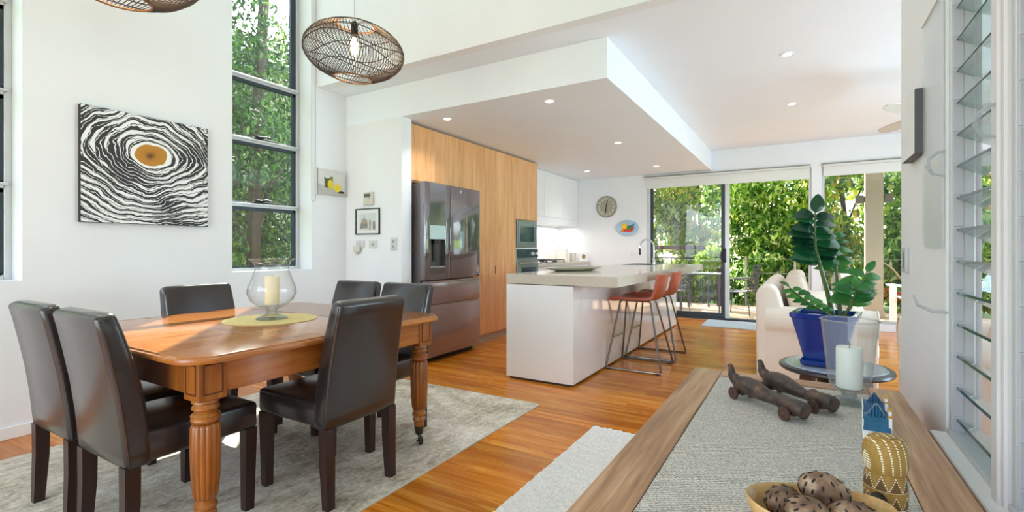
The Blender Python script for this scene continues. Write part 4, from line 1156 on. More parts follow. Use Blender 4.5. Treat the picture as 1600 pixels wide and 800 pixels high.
# wheeled wooden toys
TOY = None
t = NT('burnt_carved_wood'); v = t.coord((1, 1, 1), rnd=2.0)
n1 = t.noise(v, 26, 4, 0.65, 0.8)
t.color(t.ramp(n1, [(0.36, S('#2b2320')), (0.55, S('#4a3a33')), (0.66, S('#6b4a38')), (0.76, S('#94593a'))])); t.set(rough=0.42, spec=0.5); t.bump(n1, 0.3, 0.003)
TOY = t.m
WHEEL = plain('brown_toy_wheel', '#4b3228', 0.5, 0.15, 40)
def toy(label, front, rear):
    f = Vector((front[0], front[1], 0)); q = Vector((rear[0], rear[1], 0))
    d = f - q; L = d.length; rz = math.atan2(d.y, d.x)
    r = thing('wheeled_wooden_toy', label, 'toy', (q.x, q.y, CT), rz, 'carved wheeled toys')
    # local +x runs from the tail to the blunt front end
    sec = [(-0.030, 0.046, 0.010, 0.010), (-0.022, 0.046, 0.018, 0.018), (-0.008, 0.047, 0.024, 0.024), (0.02, 0.048, 0.029, 0.028), (0.05, 0.046, 0.029, 0.028), (0.09, 0.041, 0.024, 0.022), (0.125, 0.036, 0.0165, 0.016), (0.143, 0.035, 0.0155, 0.015), (0.150, 0.038, 0.021, 0.020),
           (0.158, 0.039, 0.023, 0.0215), (0.166, 0.038, 0.021, 0.020), (0.172, 0.0375, 0.021, 0.020), (0.20, 0.038, 0.023, 0.022), (0.222, 0.038, 0.023, 0.022), (0.229, 0.038, 0.019, 0.018), (0.231, 0.038, 0.008, 0.008)]
    k = L / 0.19
    m = MB()
    m.loft([[(x * k, hy * math.cos(a), zc + hz * math.sin(a)) for a in [2 * PI * i / 18 for i in range(18)]] for x, zc, hy, hz in sec])
    m.build('body', TOY, r, angle=50)
    m = MB().tube([(-0.016 * k, 0, 0.05), (-0.032 * k, 0, 0.056), (-0.042 * k, 0, 0.066), (-0.045 * k, 0, 0.080), (-0.047 * k, 0, 0.090), (-0.054 * k, 0, 0.096)], [0.019, 0.017, 0.014, 0.0105, 0.0085, 0.0075], 10)
    m.ball((-0.030 * k, 0, 0.066), 0.014, 0.013, 0.008, 12, 8)
    m.build('curled_trunk', TOY, r, angle=60)
    for x in (0.0, L):
        MB().cyl((x, -0.028, 0.0195), (x, 0.028, 0.0195), 0.004, None, 8).box((x - 0.012, -0.012, 0.012), (x + 0.012, 0.012, 0.032), 0.003, 1).build('axle', TOY, r)
        for s in (-1, 1):
            w_ = MB().lathe([(0.003, -0.0045), (0.0185, -0.0045), (0.0195, -0.003), (0.0195, 0.003), (0.0185, 0.0045), (0.003, 0.0045)], 24, (x, s * 0.0325, 0.0195), axis=Matrix.Rotation(PI / 2, 4, 'X')).build('wheel', WHEEL, r)
            MB().lathe([(0.006, 0.0), (0.006, 0.0015), (0.004, 0.0025)], 14, (x, s * 0.0372, 0.0195), axis=Matrix.Rotation(-s * PI / 2, 4, 'X')).build('hub', TOY, w_)
    return r
toy('carved dark wooden toy on wheels, nearer the woven table edge', (-0.018, 1.600), (-0.165, 1.745))
toy('carved dark wooden toy on wheels, beside the frosted candle glass', (0.055, 1.712), (-0.085, 1.862))

# hurricane candle glass
r = thing('candle_glass', 'clear footed hurricane glass on the console table', 'candle holder', (0.132, 1.87, CT))
HG = thin_glass('faintly_hazed_glass', (0.93, 0.96, 0.96, 1), 0.0, 1.45, haze=0.10, edge=(0.5, 0.56, 0.55, 1))
MB().lathe([(0.056, 0.0), (0.058, 0.004), (0.045, 0.010), (0.026, 0.016), (0.02, 0.024), (0.024, 0.032), (0.043, 0.040), (0.054, 0.058), (0.060, 0.09), (0.069, 0.18), (0.077, 0.258), (0.078, 0.261)], 48, cap=False).build('cup', HG, r)
MB().lathe([(0.055, 0.001), (0.046, 0.007), (0.026, 0.013), (0.016, 0.024), (0.02, 0.034), (0.038, 0.046)], 32).build('foot', CLEAR, r)
MB().tube([(0.078 * math.cos(a), 0.078 * math.sin(a), 0.261) for a in [2 * PI * i / 48 for i in range(48)]], 0.0028, 8, closed=True).build('rim', HG, r)
r = thing('pillar_candle', 'white pillar candle inside the footed glass on the console', 'candle', (0.132, 1.87, CT + 0.048))
MB().lathe([(0.035, 0), (0.036, 0.004), (0.036, 0.122), (0.034, 0.128), (0.029, 0.125), (0.004, 0.121)], 28).build('wax', plain('white_wax', '#f1efe6', 0.45, 0.02, sub=0.2), r)
MB().cyl((0, 0, 0.124), (0.002, 0, 0.136), 0.0015, None, 6).build('wick', BLACKM, r)

# miniature canal house
WC = plain('white_glazed_china', '#eef0ef', 0.2, 0.03); BC = plain('teal_blue_glaze', '#23658a', 0.25, 0.10, 30); YC = plain('ochre_glaze', '#c9962e', 0.3, 0.05); NC = plain('navy_glaze', '#1d2f52', 0.25)
def mini_house(label, loc, rz, w_, dpt, h, rf, roofmat):
    """long row house: a low white wall and a tiled roof face the viewer, a stepped white gable stands on the far end"""
    r = thing('miniature_house', label, 'ornament', loc, rz, 'glazed miniature houses')
    hw = w_ / 2
    MB().box((-hw, 0.0, 0), (hw, dpt, h), 0.001, 1).build('walls', WC, r)
    ro = MB().prism([(-0.002, h), (dpt * 0.36, h + rf * 0.62), (dpt * 0.64, h + rf * 0.62), (dpt + 0.001, h)], 'x', -hw - 0.001, hw + 0.001).build('roof', roofmat, r, smooth=False)
    for k in range(7):
        f = (k + 0.4) / 7
        y = -0.002 + f * (dpt * 0.36 + 0.002); z = h + rf * 0.62 * f
        MB().cyl((-hw, y, z), (hw, y, z), 0.0015, None, 5).build('tile_row', roofmat, ro)
    gb = MB().prism([(-hw * 0.8, h + rf * 0.55), (hw * 0.8, h + rf * 0.55), (hw * 0.1, h + rf * 1.25), (-hw * 0.1, h + rf * 1.25)], 'y', dpt * 0.36, dpt * 0.60).build('dormer', roofmat, r, smooth=False)
    for k in range(6):
        x = -hw * 0.62 + k * hw * 0.248
        zt = h + rf * (1.25 - 0.7 * max(0.0, abs(x) / hw - 0.1) / 0.7)
        MB().cyl((x, dpt * 0.355, h + rf * 0.56), (x, dpt * 0.355, zt), 0.0011, None, 5).build('rib', NC, gb)
    for s_ in (-1, 1):
        MB().cyl((s_ * hw * 0.42, -0.0012, h * 0.62), (s_ * hw * 0.42, 0.001, h * 0.62), 0.0048, None, 14).build('oval_window', NC, r)
    for k in range(4):       # stepped white parapet with ochre caps along the wall side
        y = dpt * (0.20 + 0.2 * k)
        z1 = h + rf * (0.75, 1.0, 1.0, 0.75)[k]
        MB().box((hw - 0.003, y - dpt * 0.09, 0), (hw + 0.004, y + dpt * 0.09, z1), 0.001, 1).build('parapet', WC, r)
        MB().box((hw - 0.004, y - dpt * 0.06, z1), (hw + 0.005, y + dpt * 0.06, z1 + 0.004), 0.001, 1).build('parapet_cap', YC if k < 3 else WC, r)
    m = MB()
    for k in range(7):       # white lattice on the other long side
        y = dpt * k / 6
        m.cyl((-hw - 0.001, y, 0), (-hw - 0.001, min(dpt, y + dpt * 0.3), h + rf * 0.5), 0.0012, None, 5)
        m.cyl((-hw - 0.001, y, h + rf * 0.5), (-hw - 0.001, min(dpt, y + dpt * 0.3), 0), 0.0012, None, 5)
    m.build('lattice', WC, r)
mini_house('white and teal glazed miniature house, nearer to the carved figure', (0.165, 1.52, CT), R(-4), 0.054, 0.095, 0.026, 0.046, BC)
mini_house('navy-roofed glazed miniature house, against the candle glass', (0.172, 1.628, CT), R(-4), 0.050, 0.085, 0.040, 0.038, plain('slate_blue_glaze', '#3b5a7c', 0.25, 0.1, 30))

# dotted carved figure
t = NT('dotted_ochre_carving'); v = t.coord((1, 1, 1)); s3 = t.sep(v)
X_, Y_, Z_ = s3[0], s3[1], s3[2]
ang = t.math('ARCTAN2', Y_, X_)
# hood: upright ribs that arch over; body: bands and zigzags
rib = t.math('SINE', t.math('MULTIPLY', t.math('ADD', X_, t.math('MULTIPLY', Z_, 0.12)), 520.0))
ribw = t.math('GREATER_THAN', rib, 0.80)
dots = t.math('GREATER_THAN', t.math('SINE', t.math('MULTIPLY', Z_, 1500.0)), -0.2)
fine = t.math('GREATER_THAN', t.math('SINE', t.math('MULTIPLY', Z_, 1900.0)), 0.3)
tri = t.math('PINGPONG', t.math('MULTIPLY', ang, 1.0), 0.33)
zb = t.math('MODULO', t.math('ADD', Z_, 1.0), 0.032)
zig = t.math('LESS_THAN', t.math('ABSOLUTE', t.math('SUBTRACT', zb, t.math('MULTIPLY', tri, 0.075))), 0.0022)
band = t.math('LESS_THAN', zb, 0.0024)
bodyw = t.math('MAXIMUM', zig, band)
hood = t.math('GREATER_THAN', Z_, 0.088)
wm = t.math('MULTIPLY', t.math('ADD', t.math('MULTIPLY', hood, ribw), t.math('MULTIPLY', t.math('SUBTRACT', 1.0, hood), bodyw)), dots)
darktri = t.math('MULTIPLY', t.math('LESS_THAN', zb, t.math('MULTIPLY', tri, 0.075)), t.math('SUBTRACT', 1.0, hood))
basec = t.mix(darktri, S('#a9833c'), S('#6d4e1e'))
basec = t.mix(t.math('MULTIPLY', fine, 0.45), basec, S('#4d3a1c'))
t.color(t.mix(wm, basec, S('#f0e8d2'))); t.set(rough=0.65); t.bump(wm, 0.5, 0.002)
r = thing('carved_figure', 'ochre carved figure with white dotted ribs and zigzags', 'figurine', (0.132, 1.105, CT), R(25))
def sec_ring(z, rx, ry, oy=0.0): return [(0.86 * rx * math.cos(a), oy + ry * math.sin(a), z) for a in [2 * PI * i / 32 for i in range(32)]]
rings = [sec_ring(z, rx, ry, oy) for z, rx, ry, oy in ((0, 0.034, 0.030, 0), (0.004, 0.037, 0.033, 0), (0.05, 0.039, 0.034, 0), (0.075, 0.037, 0.033, 0), (0.084, 0.034, 0.031, 0), (0.089, 0.037, 0.034, 0), (0.10, 0.040, 0.036, 0), (0.12, 0.040, 0.036, 0), (0.134, 0.037, 0.033, 0), (0.143, 0.029, 0.026, 0), (0.147, 0.016, 0.014, 0), (0.148, 0.003, 0.003, 0))]
MB().loft(rings).build('body', t.m, r, angle=60)
MB().ball((-0.026, -0.020, 0.024), 0.019, 0.018, 0.030, 14, 10, rot=(0.2, 0, 0)).build('dark_wing', plain('black_dotted_wing', '#1d1a18', 0.5, 0.3, 120), r)

# bowl of seed pods
r = thing('wooden_bowl', 'pale wooden boat-shaped bowl of seed pods', 'bowl', (0.026, 0.950, CT), R(20))
def bring(sx, sy, z, lift=0.0): return [(0.112 * sx * math.cos(a), 0.080 * sy * math.sin(a), z + lift * math.cos(a) ** 2) for a in [2 * PI * i / 44 for i in range(44)]]
MB().loft([bring(0.45, 0.5, 0.0), bring(0.66, 0.7, 0.004), bring(0.9, 0.92, 0.03, 0.002), bring(1.0, 1.0, 0.058, 0.008), bring(0.985, 0.98, 0.061, 0.008), bring(0.95, 0.94, 0.058, 0.008), bring(0.85, 0.86, 0.03, 0.002), bring(0.6, 0.62, 0.010), bring(0.05, 0.05, 0.009)]).build('shell', wood('pale_bowl_wood', [S('#a5783f'), S('#cda468'), S('#dfc08c')], 'x', 1.0, 0.4, 3.0), r, angle=50)
t = NT('seed_pod_skin'); v = t.coord((1, 1, 1), rnd=3.0); n1 = t.noise(v, 30, 4, 0.6)
t.color(t.ramp(n1, [(0.3, S('#4d382b')), (0.5, S('#80634c')), (0.7, S('#b99f84'))])); t.set(rough=0.6); t.bump(n1, 0.35, 0.003)
POD = t.m; PODH = plain('pod_hole_black', '#15110f', 0.7)
def pod(label, loc, rot, s=1.0):
    r = thing('seed_pod', label, 'seed pod', loc, 0, 'dried seed pods in the bowl')
    r.rotation_euler = rot
    MB().ball((0, 0, 0), 0.040 * s, 0.028 * s, 0.028 * s, 24, 16).build('pod', POD, r, angle=80)
    rg_ = random.Random(sum(map(ord, label)))
    k = 0
    for i in range(7):
        for j in range(7):
            u = R(-62 + 124 * i / 6); a = 2 * PI * (j + 0.5 * (i % 2)) / 7
            p = Vector((0.040 * s * math.sin(u), 0.028 * s * math.cos(u) * math.cos(a), 0.028 * s * math.cos(u) * math.sin(a)))
            n_ = Vector((p.x / 0.0016, p.y / 0.000784, p.z / 0.000784)).normalized()
            q = n_.to_track_quat('Z', 'Y')
            b2 = bmesh.new(); bmesh.ops.create_uvsphere(b2, u_segments=8, v_segments=5, radius=1)
            bmesh.ops.transform(b2, matrix=Matrix.Translation(p) @ q.to_matrix().to_4x4() @ Matrix.Rotation(rg_.uniform(-0.3, 0.3) + 0.2, 4, 'Z') @ Matrix.Diagonal((0.0019 * s, 0.0052 * s, 0.0012, 1)), verts=b2.verts)
            MB()._merge(b2).build('seed_slit', PODH, r)
BZ = CT + 0.054
pod('dried seed pod at the far rim of the bowl, tallest of the heap', (0.034, 0.985, BZ + 0.020), (0.1, 0.25, 0.35), 1.0)
pod('dried seed pod tucked in the end of the bowl beside the woven panel', (-0.026, 0.948, BZ + 0.002), (0.3, 0.1, 1.1), 0.9)
pod('pale dried seed pod in front, nearest the viewpoint', (0.010, 0.905, BZ + 0.010), (0.9, 0.3, 0.7), 0.95)
pod('cream-splashed seed pod in the bowl beside the carved figure', (0.072, 0.930, BZ + 0.006), (0.2, -0.2, -0.35), 1.0)

# ---- things on the right-hand partition
r = thing('framed_canvas', 'white framed canvas with dark edge on the partition', 'picture', (0.35, 2.09, 1.562))
MB().box((-0.028, -0.04, -0.107), (0, 0.185, 0.107), 0.002, 1).build('dark_edge_frame', plain('charcoal_frame', '#4a4b4d', 0.5, 0.05), r)
MB().box((-0.0305, -0.038, -0.105), (-0.0285, 0.183, 0.105)).build('canvas_face', plain('white_canvas', '#e8e8e8', 0.6, 0.03), r, smooth=False)
r = thing('intercom_plate', 'slim grey control plate on the partition below the framed canvas', 'control plate', (0.35, 2.37, 1.10))
MB().box((-0.012, -0.035, -0.048), (0, 0.035, 0.048), 0.004).build('plate', plain('intercom_grey', '#b9b9bb', 0.35, 0.03), r)
MB().box((-0.0135, -0.018, -0.03), (-0.011, 0.0, 0.03), 0.001, 1).build('buttons', plain('button_grey', '#77776f', 0.4), r)
t_ = thin_glass('pale_clear_sheet', (0.93, 0.95, 0.97, 1), 0.35, 1.3, haze=0.3)
pts = [(0.0, 0.72), (0.26, 0.72)] + [(0.26 - 0.05 + 0.05 * math.cos(a), 0.05 + 0.05 * math.sin(a)) for a in [-PI / 2 * k / 6 for k in range(7)]] + [(0.0, 0.0)]
r = thing('clear_panel', 'pale translucent panel beside the louvre window', 'panel', (0.343, 1.80, 1.145))  # unidentified translucent shape, built as a thin clear sheet
MB().prism(pts, 'x', 0.0, 0.004).build('sheet', t_, r, smooth=False)
MB().box((-0.004, 0.0, 0.72), (0.006, 0.265, 0.732), 0.002, 1).build('top_channel', TRIM, r)

# ================================================================== LIVING AREA
SKYTOP = plain('sky_sheen_tabletop', '#aab6c4', 0.08, 0.05, 4, coat=0.4)  # pale blue puts the reflected sky into the colour of the dark top
r = thing('round_side_table', 'dark round side table with splayed brown legs under the plant', 'side table', (0.138, 2.765, 0))
MB().lathe([(0.21, 0.565), (0.225, 0.568), (0.232, 0.576), (0.230, 0.586), (0.222, 0.590)], 56).build('rim', plain('charcoal_rim', '#2c2d31', 0.3, 0.05), r)
MB().lathe([(0.206, 0.590), (0.203, 0.594), (0.004, 0.594)], 56).build('table_top', SKYTOP, r)
BRN = wood('red_brown_wood', [S('#3d1a12'), S('#5a2a1c'), S('#6d3525')], 'z', 1.0, 0.4, 2.0)
for k in range(4):
    a = PI / 4 + k * PI / 2
    u = Vector((math.cos(a), math.sin(a), 0)); s_ = Vector((-math.sin(a), math.cos(a), 0))
    rings = []
    for f, hw, z in ((0.15, 0.028, 0.568), (0.165, 0.030, 0.45), (0.175, 0.024, 0.2), (0.20, 0.020, 0.0)):
        c_ = u * f + Vector((0, 0, z))
        rings.append([c_ + s_ * hw + u * 0.014, c_ - s_ * hw + u * 0.014, c_ - s_ * hw - u * 0.014, c_ + s_ * hw - u * 0.014])
    MB().loft(rings).build('leg', BRN, r)
MB().cyl((0, 0, 0.30), (0, 0, 0.568), 0.06, 0.075, 20).build('hub', plain('dark_hub', '#26262a', 0.3), r)

# pot and plant
BLUE = plain('cobalt_glazed_ceramic', '#0f3283', 0.10, 0.14, 7, coat=0.5)
PX, PY, PZ = 0.102, 2.745, 0.595
r = thing('blue_planter', 'square tapered cobalt blue ceramic planter on the side table', 'planter', (PX, PY, PZ), R(-9))
def sq(h, z, rad=0.012):
    out = []
    for cx, cy_, a0 in ((h - rad, h - rad, 0), (-h + rad, h - rad, PI / 2), (-h + rad, -h + rad, PI), (h - rad, -h + rad, 1.5 * PI)):
        for i in range(5):
            a = a0 + PI / 2 * i / 4
            out.append((cx + rad * math.cos(a), cy_ + rad * math.sin(a), z))
    return out
MB().loft([sq(0.078, 0.018), sq(0.079, 0.022), sq(0.105, 0.14), sq(0.125, 0.224), sq(0.131, 0.228), sq(0.133, 0.245), sq(0.130, 0.249), sq(0.114, 0.249), sq(0.110, 0.24), sq(0.105, 0.215)], cap=True).build('pot', BLUE, r)
MB().loft([sq(0.080, 0.0), sq(0.092, 0.004), sq(0.096, 0.026), sq(0.092, 0.028), sq(0.085, 0.012), sq(0.02, 0.012)]).build('saucer', BLUE, r)
SOIL = plain('dark_potting_soil', '#3b2a20', 0.95, 0.4, 60, 0.8, 90)
MB().loft([sq(0.1045, 0.205), sq(0.1055, 0.217), sq(0.06, 0.224), sq(0.01, 0.226)]).build('soil', SOIL, r, smooth=False)
STEM = plain('green_stem', '#48632f', 0.4, 0.12, 20)
ZZL = leafmat('glossy_zz_leaf', ['#0f3a26', '#17492e', '#1f5a36', '#2c6a3a'], 0.18, 0.16, False, 0.6)
ZZL2 = leafmat('young_zz_leaf', ['#2d6a34', '#3d7d3c', '#528f45'], 0.25, 0.25, False, 0.5)
def leaf_mesh(L, W, mt):
    m = MB(); rows = []
    for i in range(8):
        f = i / 7
        wd = W * (math.sin(PI * min(1, f * 0.92 + 0.06)) ** 0.75) * (1 - 0.25 * f) if 0 < i < 7 else 0.0008
        zc = 0.10 * L * math.sin(PI * f) - 0.16 * L * f * f
        rows.append([m.bm.verts.new((f * L, -wd, zc + wd * 0.22)), m.bm.verts.new((f * L, 0, zc)), m.bm.verts.new((f * L, wd, zc + wd * 0.22))])
    for i in range(7):
        for j in range(2): m.bm.faces.new((rows[i][j], rows[i][j + 1], rows[i + 1][j + 1], rows[i + 1][j]))
    return m.mesh('leaf', mt, True, 80)
LM = {k: leaf_mesh(0.125, 0.043, ZZL) for k in ('a',)}
LM['b'] = leaf_mesh(0.085, 0.017, ZZL2)
LM['c'] = leaf_mesh(0.08, 0.022, ZZL2)
plant = thing('zz_plant', 'tall glossy dark green plant growing from the blue planter', 'plant', (PX, PY, PZ + 0.218))
rl = random.Random(11)
def frond(pts, r0, r1, leaves, kind, scale=1.0, start=0.35):
    pts = [Vector(p) for p in pts]
    n = len(pts)
    # smooth the stem a little
    P = []
    for i in range(n - 1):
        for k in range(4): P.append(pts[i].lerp(pts[i + 1], k / 4))
    P.append(pts[-1])
    for _ in range(2): P = [P[0]] + [(P[i - 1] + P[i] * 2 + P[i + 1]) / 4 for i in range(1, len(P) - 1)] + [P[-1]]
    st_ = MB().tube(P, [r0 + (r1 - r0) * i / (len(P) - 1) for i in range(len(P))], 8).build('stem', STEM, plant)
    for k in range(leaves):
        f = start + (1 - start) * k / max(1, leaves - 1)
        idx = min(len(P) - 2, int(f * (len(P) - 1)))
        p = P[idx].lerp(P[idx + 1], f * (len(P) - 1) - idx)
        tan = (P[idx + 1] - P[idx]).normalized()
        # leaves alternate along camera-right and camera-left of the stem
        sd_ = 1 if k % 2 == 0 else -1
        lat = Vector((0.86, 0.51, 0)) * sd_
        if k == leaves - 1: dirv = (tan + lat * 0.15).normalized()
        else: dirv = (lat * 0.95 + tan * rl.uniform(0.05, 0.32) + Vector((rl.uniform(-0.3, 0.3), rl.uniform(-0.3, 0.3), 0)) * 0.5).normalized()
        nrm = Vector((0.35 * sd_ * 0 + 0.15, -0.75, 0.65)) + Vector((rl.uniform(-0.25, 0.25), rl.uniform(-0.25, 0.25), rl.uniform(-0.2, 0.2)))
        z_ = (nrm - dirv * nrm.dot(dirv)).normalized(); y_ = z_.cross(dirv)
        M3 = Matrix((dirv, y_, z_)).transposed()
        o = link('leaf', LM[kind], st_, p)
        o.rotation_euler = M3.to_euler()
        s = scale * rl.uniform(0.85, 1.1) * (1.0 - 0.25 * max(0, f - 0.75) / 0.25)
        o.scale = (s, s, s)
# main tall frond, second frond, two low young shoots and a drooping side frond
RT = Vector((0.86, 0.51, 0))
def cp(a, z, dpt=0.0): v_ = RT * a + Vector((-0.51, 0.86, 0)) * dpt; return (v_.x, v_.y, z)
frond([cp(0.035, 0), cp(0.01, 0.12), cp(-0.03, 0.26), cp(-0.055, 0.36), cp(-0.05, 0.50)], 0.0125, 0.004, 19, 'a', 1.0, 0.50)
frond([cp(0.085, 0, 0.02), cp(0.078, 0.14, 0.03), cp(0.072, 0.26, 0.04), cp(0.055, 0.42, 0.05)], 0.011, 0.004, 13, 'b', 1.25, 0.55)
frond([cp(0.04, 0, -0.02), cp(-0.04, 0.04, -0.04), cp(-0.13, 0.09, -0.05), cp(-0.20, 0.15, -0.05)], 0.007, 0.003, 12, 'c', 0.85, 0.35)
frond([cp(0.075, 0, -0.01), cp(0.10, 0.06, -0.03), cp(0.12, 0.13, -0.04), cp(0.165, 0.22, -0.04)], 0.007, 0.003, 13, 'c', 1.35, 0.35)
frond([cp(0.06, 0, -0.03), cp(0.075, 0.06, -0.05), cp(0.09, 0.12, -0.07), cp(0.085, 0.15, -0.08)], 0.006, 0.003, 8, 'c', 1.25, 0.5)

# ---- sofa
LINEN = plain('cream_linen', '#eadfd3', 0.85, 0.04, 3, 0.25, 260)
CUSH = plain('warm_beige_cushion', '#dccab8', 0.9, 0.05, 4, 0.3, 260)
PATT = plain('patterned_cushion', '#cfc6bc', 0.9, 0.25, 18, 0.3, 200)
def arm_prof(w_, zt, rr):
    """front outline of a rolled arm: straight panel with a roll on top; (offset, z)"""
    pts = [(0.0, 0.05), (w_, 0.05), (w_, zt - 2 * rr)]
    cx, cz = w_ * 0.42, zt - rr
    for k in range(15):
        a = R(-40) + R(260) * k / 14
        pts.append((cx + rr * math.cos(a), cz + rr * math.sin(a)))
    pts.append((0.0, zt - 2 * rr))
    return pts
def rolled_sofa(name, label, loc, rz, W, seats):
    """local: sits facing +x, back at x = 0, width W along y (0..W)"""
    r = thing(name, label, 'armchair' if seats == 1 else 'sofa', loc, rz)
    D = 0.80
    aw = 0.20
    MB().box((0.02, 0.03, 0.06), (D - 0.04, W - 0.03, 0.30), 0.02).build('base', LINEN, r)
    for s in (0, 1):
        pts = arm_prof(aw, 0.70, 0.115)
        pts = [((p[0]) if s == 0 else (W - p[0]), p[1]) for p in pts]
        if s: pts = pts[::-1]
        a_ = MB().prism(pts, 'x', 0.06, D - 0.03, 0.012, 2).build('arm', LINEN, r, angle=50)
        cx, cz = (aw * 0.42 if s == 0 else W - aw * 0.42), 0.70 - 0.115
        MB().tube([(D - 0.028, cx + 0.113 * math.cos(a), cz + 0.113 * math.sin(a)) for a in [R(-40) + R(260) * k / 16 for k in range(17)]], 0.006, 6).build('piping', LINEN, a_)
    MB().prism([(0.0, 0.06), (0.20, 0.06), (0.24, 0.45), (0.15, 0.82), (0.10, 0.87), (0.03, 0.86), (-0.01, 0.80)], 'y', 0.04, W - 0.04, 0.03, 3).build('back', LINEN, r, angle=60)
    iw = (W - 2 * aw) / seats
    for k in range(seats):
        y0 = aw + iw * k
        MB().box((0.18, y0 + 0.004, 0.30), (D, y0 + iw - 0.004, 0.46), 0.045, 4).build('seat_cushion', LINEN, r, angle=60)
        m = MB().box((-0.08, y0 + 0.01, -0.24), (0.08, y0 + iw - 0.01, 0.24), 0.06, 4)
        m.move(Matrix.Translation((0.30, 0, 0.69)) @ Matrix.Rotation(R(-14), 4, 'Y'))
        m.build('back_cushion', CUSH, r, angle=60)
    MB().box((0.03, 0.035, 0.02), (D - 0.05, W - 0.035, 0.075), 0.004, 1).build('skirt', LINEN, r)
    for x in (0.06, D - 0.10):
        for y in (0.06, W - 0.10): MB().box((x, y, 0), (x + 0.045, y + 0.045, 0.06), 0.004, 1).build('foot', BRN, r)
    return r
rolled_sofa('sofa', 'cream linen sofa with rolled arms facing across the living room', (-0.30, 4.25, 0), 0, 2.05, 2)
rolled_sofa('armchair', 'cream linen armchair with rolled arms half hidden by the partition', (1.33, 4.12, 0), PI, 0.92, 1)
def cushion(label, loc, rot, mt, s=0.23):
    r = thing('throw_cushion', label, 'cushion', loc, 0, 'throw cushions on the sofa'); r.rotation_euler = rot
    m = MB(); N = 10; top = []; bot = []
    for j in range(N + 1):
        a, b = [], []
        for i in range(N + 1):
            u, v_ = 2 * i / N - 1, 2 * j / N - 1
            pin = 1 - 0.08 * (u * u) * (1 - 0) * abs(v_) - 0.0
            h = 0.075 * ((1 - u ** 4) * (1 - v_ ** 4)) ** 0.55
            x, y = u * s * (1 - 0.07 * (1 - v_ * v_) * 0 - 0.06 * (1 - abs(v_)) * abs(u)), v_ * s * (1 - 0.06 * (1 - abs(u)) * abs(v_))
            a.append(m.bm.verts.new((x, y, h))); b.append(m.bm.verts.new((x, y, -h)))
        top.append(a); bot.append(b)
    for j in range(N):
        for i in range(N):
            m.bm.faces.new((top[j][i], top[j][i + 1], top[j + 1][i + 1], top[j + 1][i]))
            m.bm.faces.new((bot[j][i], bot[j + 1][i], bot[j + 1][i + 1], bot[j][i + 1]))
    bmesh.ops.remove_doubles(m.bm, verts=m.bm.verts[:], dist=0.0005)
    m.build('cover', mt, r, angle=80)
cushion('beige throw cushion propped on the sofa back behind the plant', (0.34, 4.78, 0.72), (R(80), R(6), R(80)), CUSH, 0.25)
cushion('grey patterned throw cushion beside the beige one on the sofa', (0.36, 5.32, 0.70), (R(78), R(5), R(72)), PATT, 0.23)

# ---- ceiling fan
r = thing('ceiling_fan', 'pale ceiling fan peeking past the partition', 'ceiling fan', (0.975, 5.58, 2.33))
FAN = plain('pale_fan_blade', '#c9c6c2', 0.4, 0.04)
MB().lathe([(0.02, 0.41), (0.06, 0.41), (0.06, 0.36), (0.015, 0.35), (0.015, 0.06), (0.08, 0.05), (0.10, 0.0), (0.09, -0.06), (0.03, -0.09)], 24).build('motor', FAN, r)
for k, a in enumerate((R(235), R(116), R(356))):
    m = MB()
    rings = []
    for f, wd in ((0.09, 0.03), (0.18, 0.06), (0.45, 0.065), (0.60, 0.05), (0.64, 0.02)):
        tw = R(14)
        rings.append([(f, -wd * math.cos(tw), -wd * math.sin(tw)), (f, wd * math.cos(tw), wd * math.sin(tw)), (f, wd * math.cos(tw), wd * math.sin(tw) + 0.008), (f, -wd * math.cos(tw), -wd * math.sin(tw) + 0.008)])
    m.loft(rings); m.move(Matrix.Rotation(a, 4, 'Z'))
    m.build('blade', FAN, r)
# ================================================================== OUTSIDE
DECK = wood('sunny_deck_boards', [S('#a48469'), S('#c4a78c'), S('#d6bfa6')], 'x', 1.0, 0.6, 2.0, stretch=8)
t = NT('deck_boards'); v = t.coord((1, 1, 1)); sp = t.sep(v)
n1 = t.noise(t.coord((1, 12, 1)), 2, 4, 0.6)
gap = t.math('LESS_THAN', t.math('MODULO', t.math('ADD', sp[1], 50.0), 0.14), 0.006)
c = t.ramp(n1, [(0.3, S('#a98a6e')), (0.7, S('#d2b99e'))])
t.color(t.mix(gap, c, S('#3a2c22'))); t.set(rough=0.6)
struct(MB().box((-5.0, 8.6, -0.12), (5.0, 11.2, -0.03)).build('deck', t.m, smooth=False), 'sunlit timber deck outside the sliding door', None)
GR = NT('lawn'); v = GR.coord((1, 1, 1)); n1 = GR.noise(v, 3, 6, 0.7); GR.color(GR.ramp(n1, [(0.3, S('#4c6b25')), (0.7, S('#8fae4a'))])); GR.set(rough=0.9)
g = MB().box((-40, 11.2, -0.5), (40, 60, -0.2)).box((-40, -20, -0.5), (-4.6, 11.2, -0.2)).box((5.0, -20, -0.5), (40, 11.2, -0.2)).box((-4.6, -20, -0.5), (5.0, -3.2, -0.2)).build('ground', GR.m, smooth=False)
struct(g, 'green garden lawn outside the house')
# verandah roof edge, extended to keep the sun off the floor inside the door
struct(MB().box((-5.0, 8.6, 2.78), (5.0, 10.62, 2.92)).build('trim_verandah', WHITE, smooth=False), 'white verandah soffit over the deck')

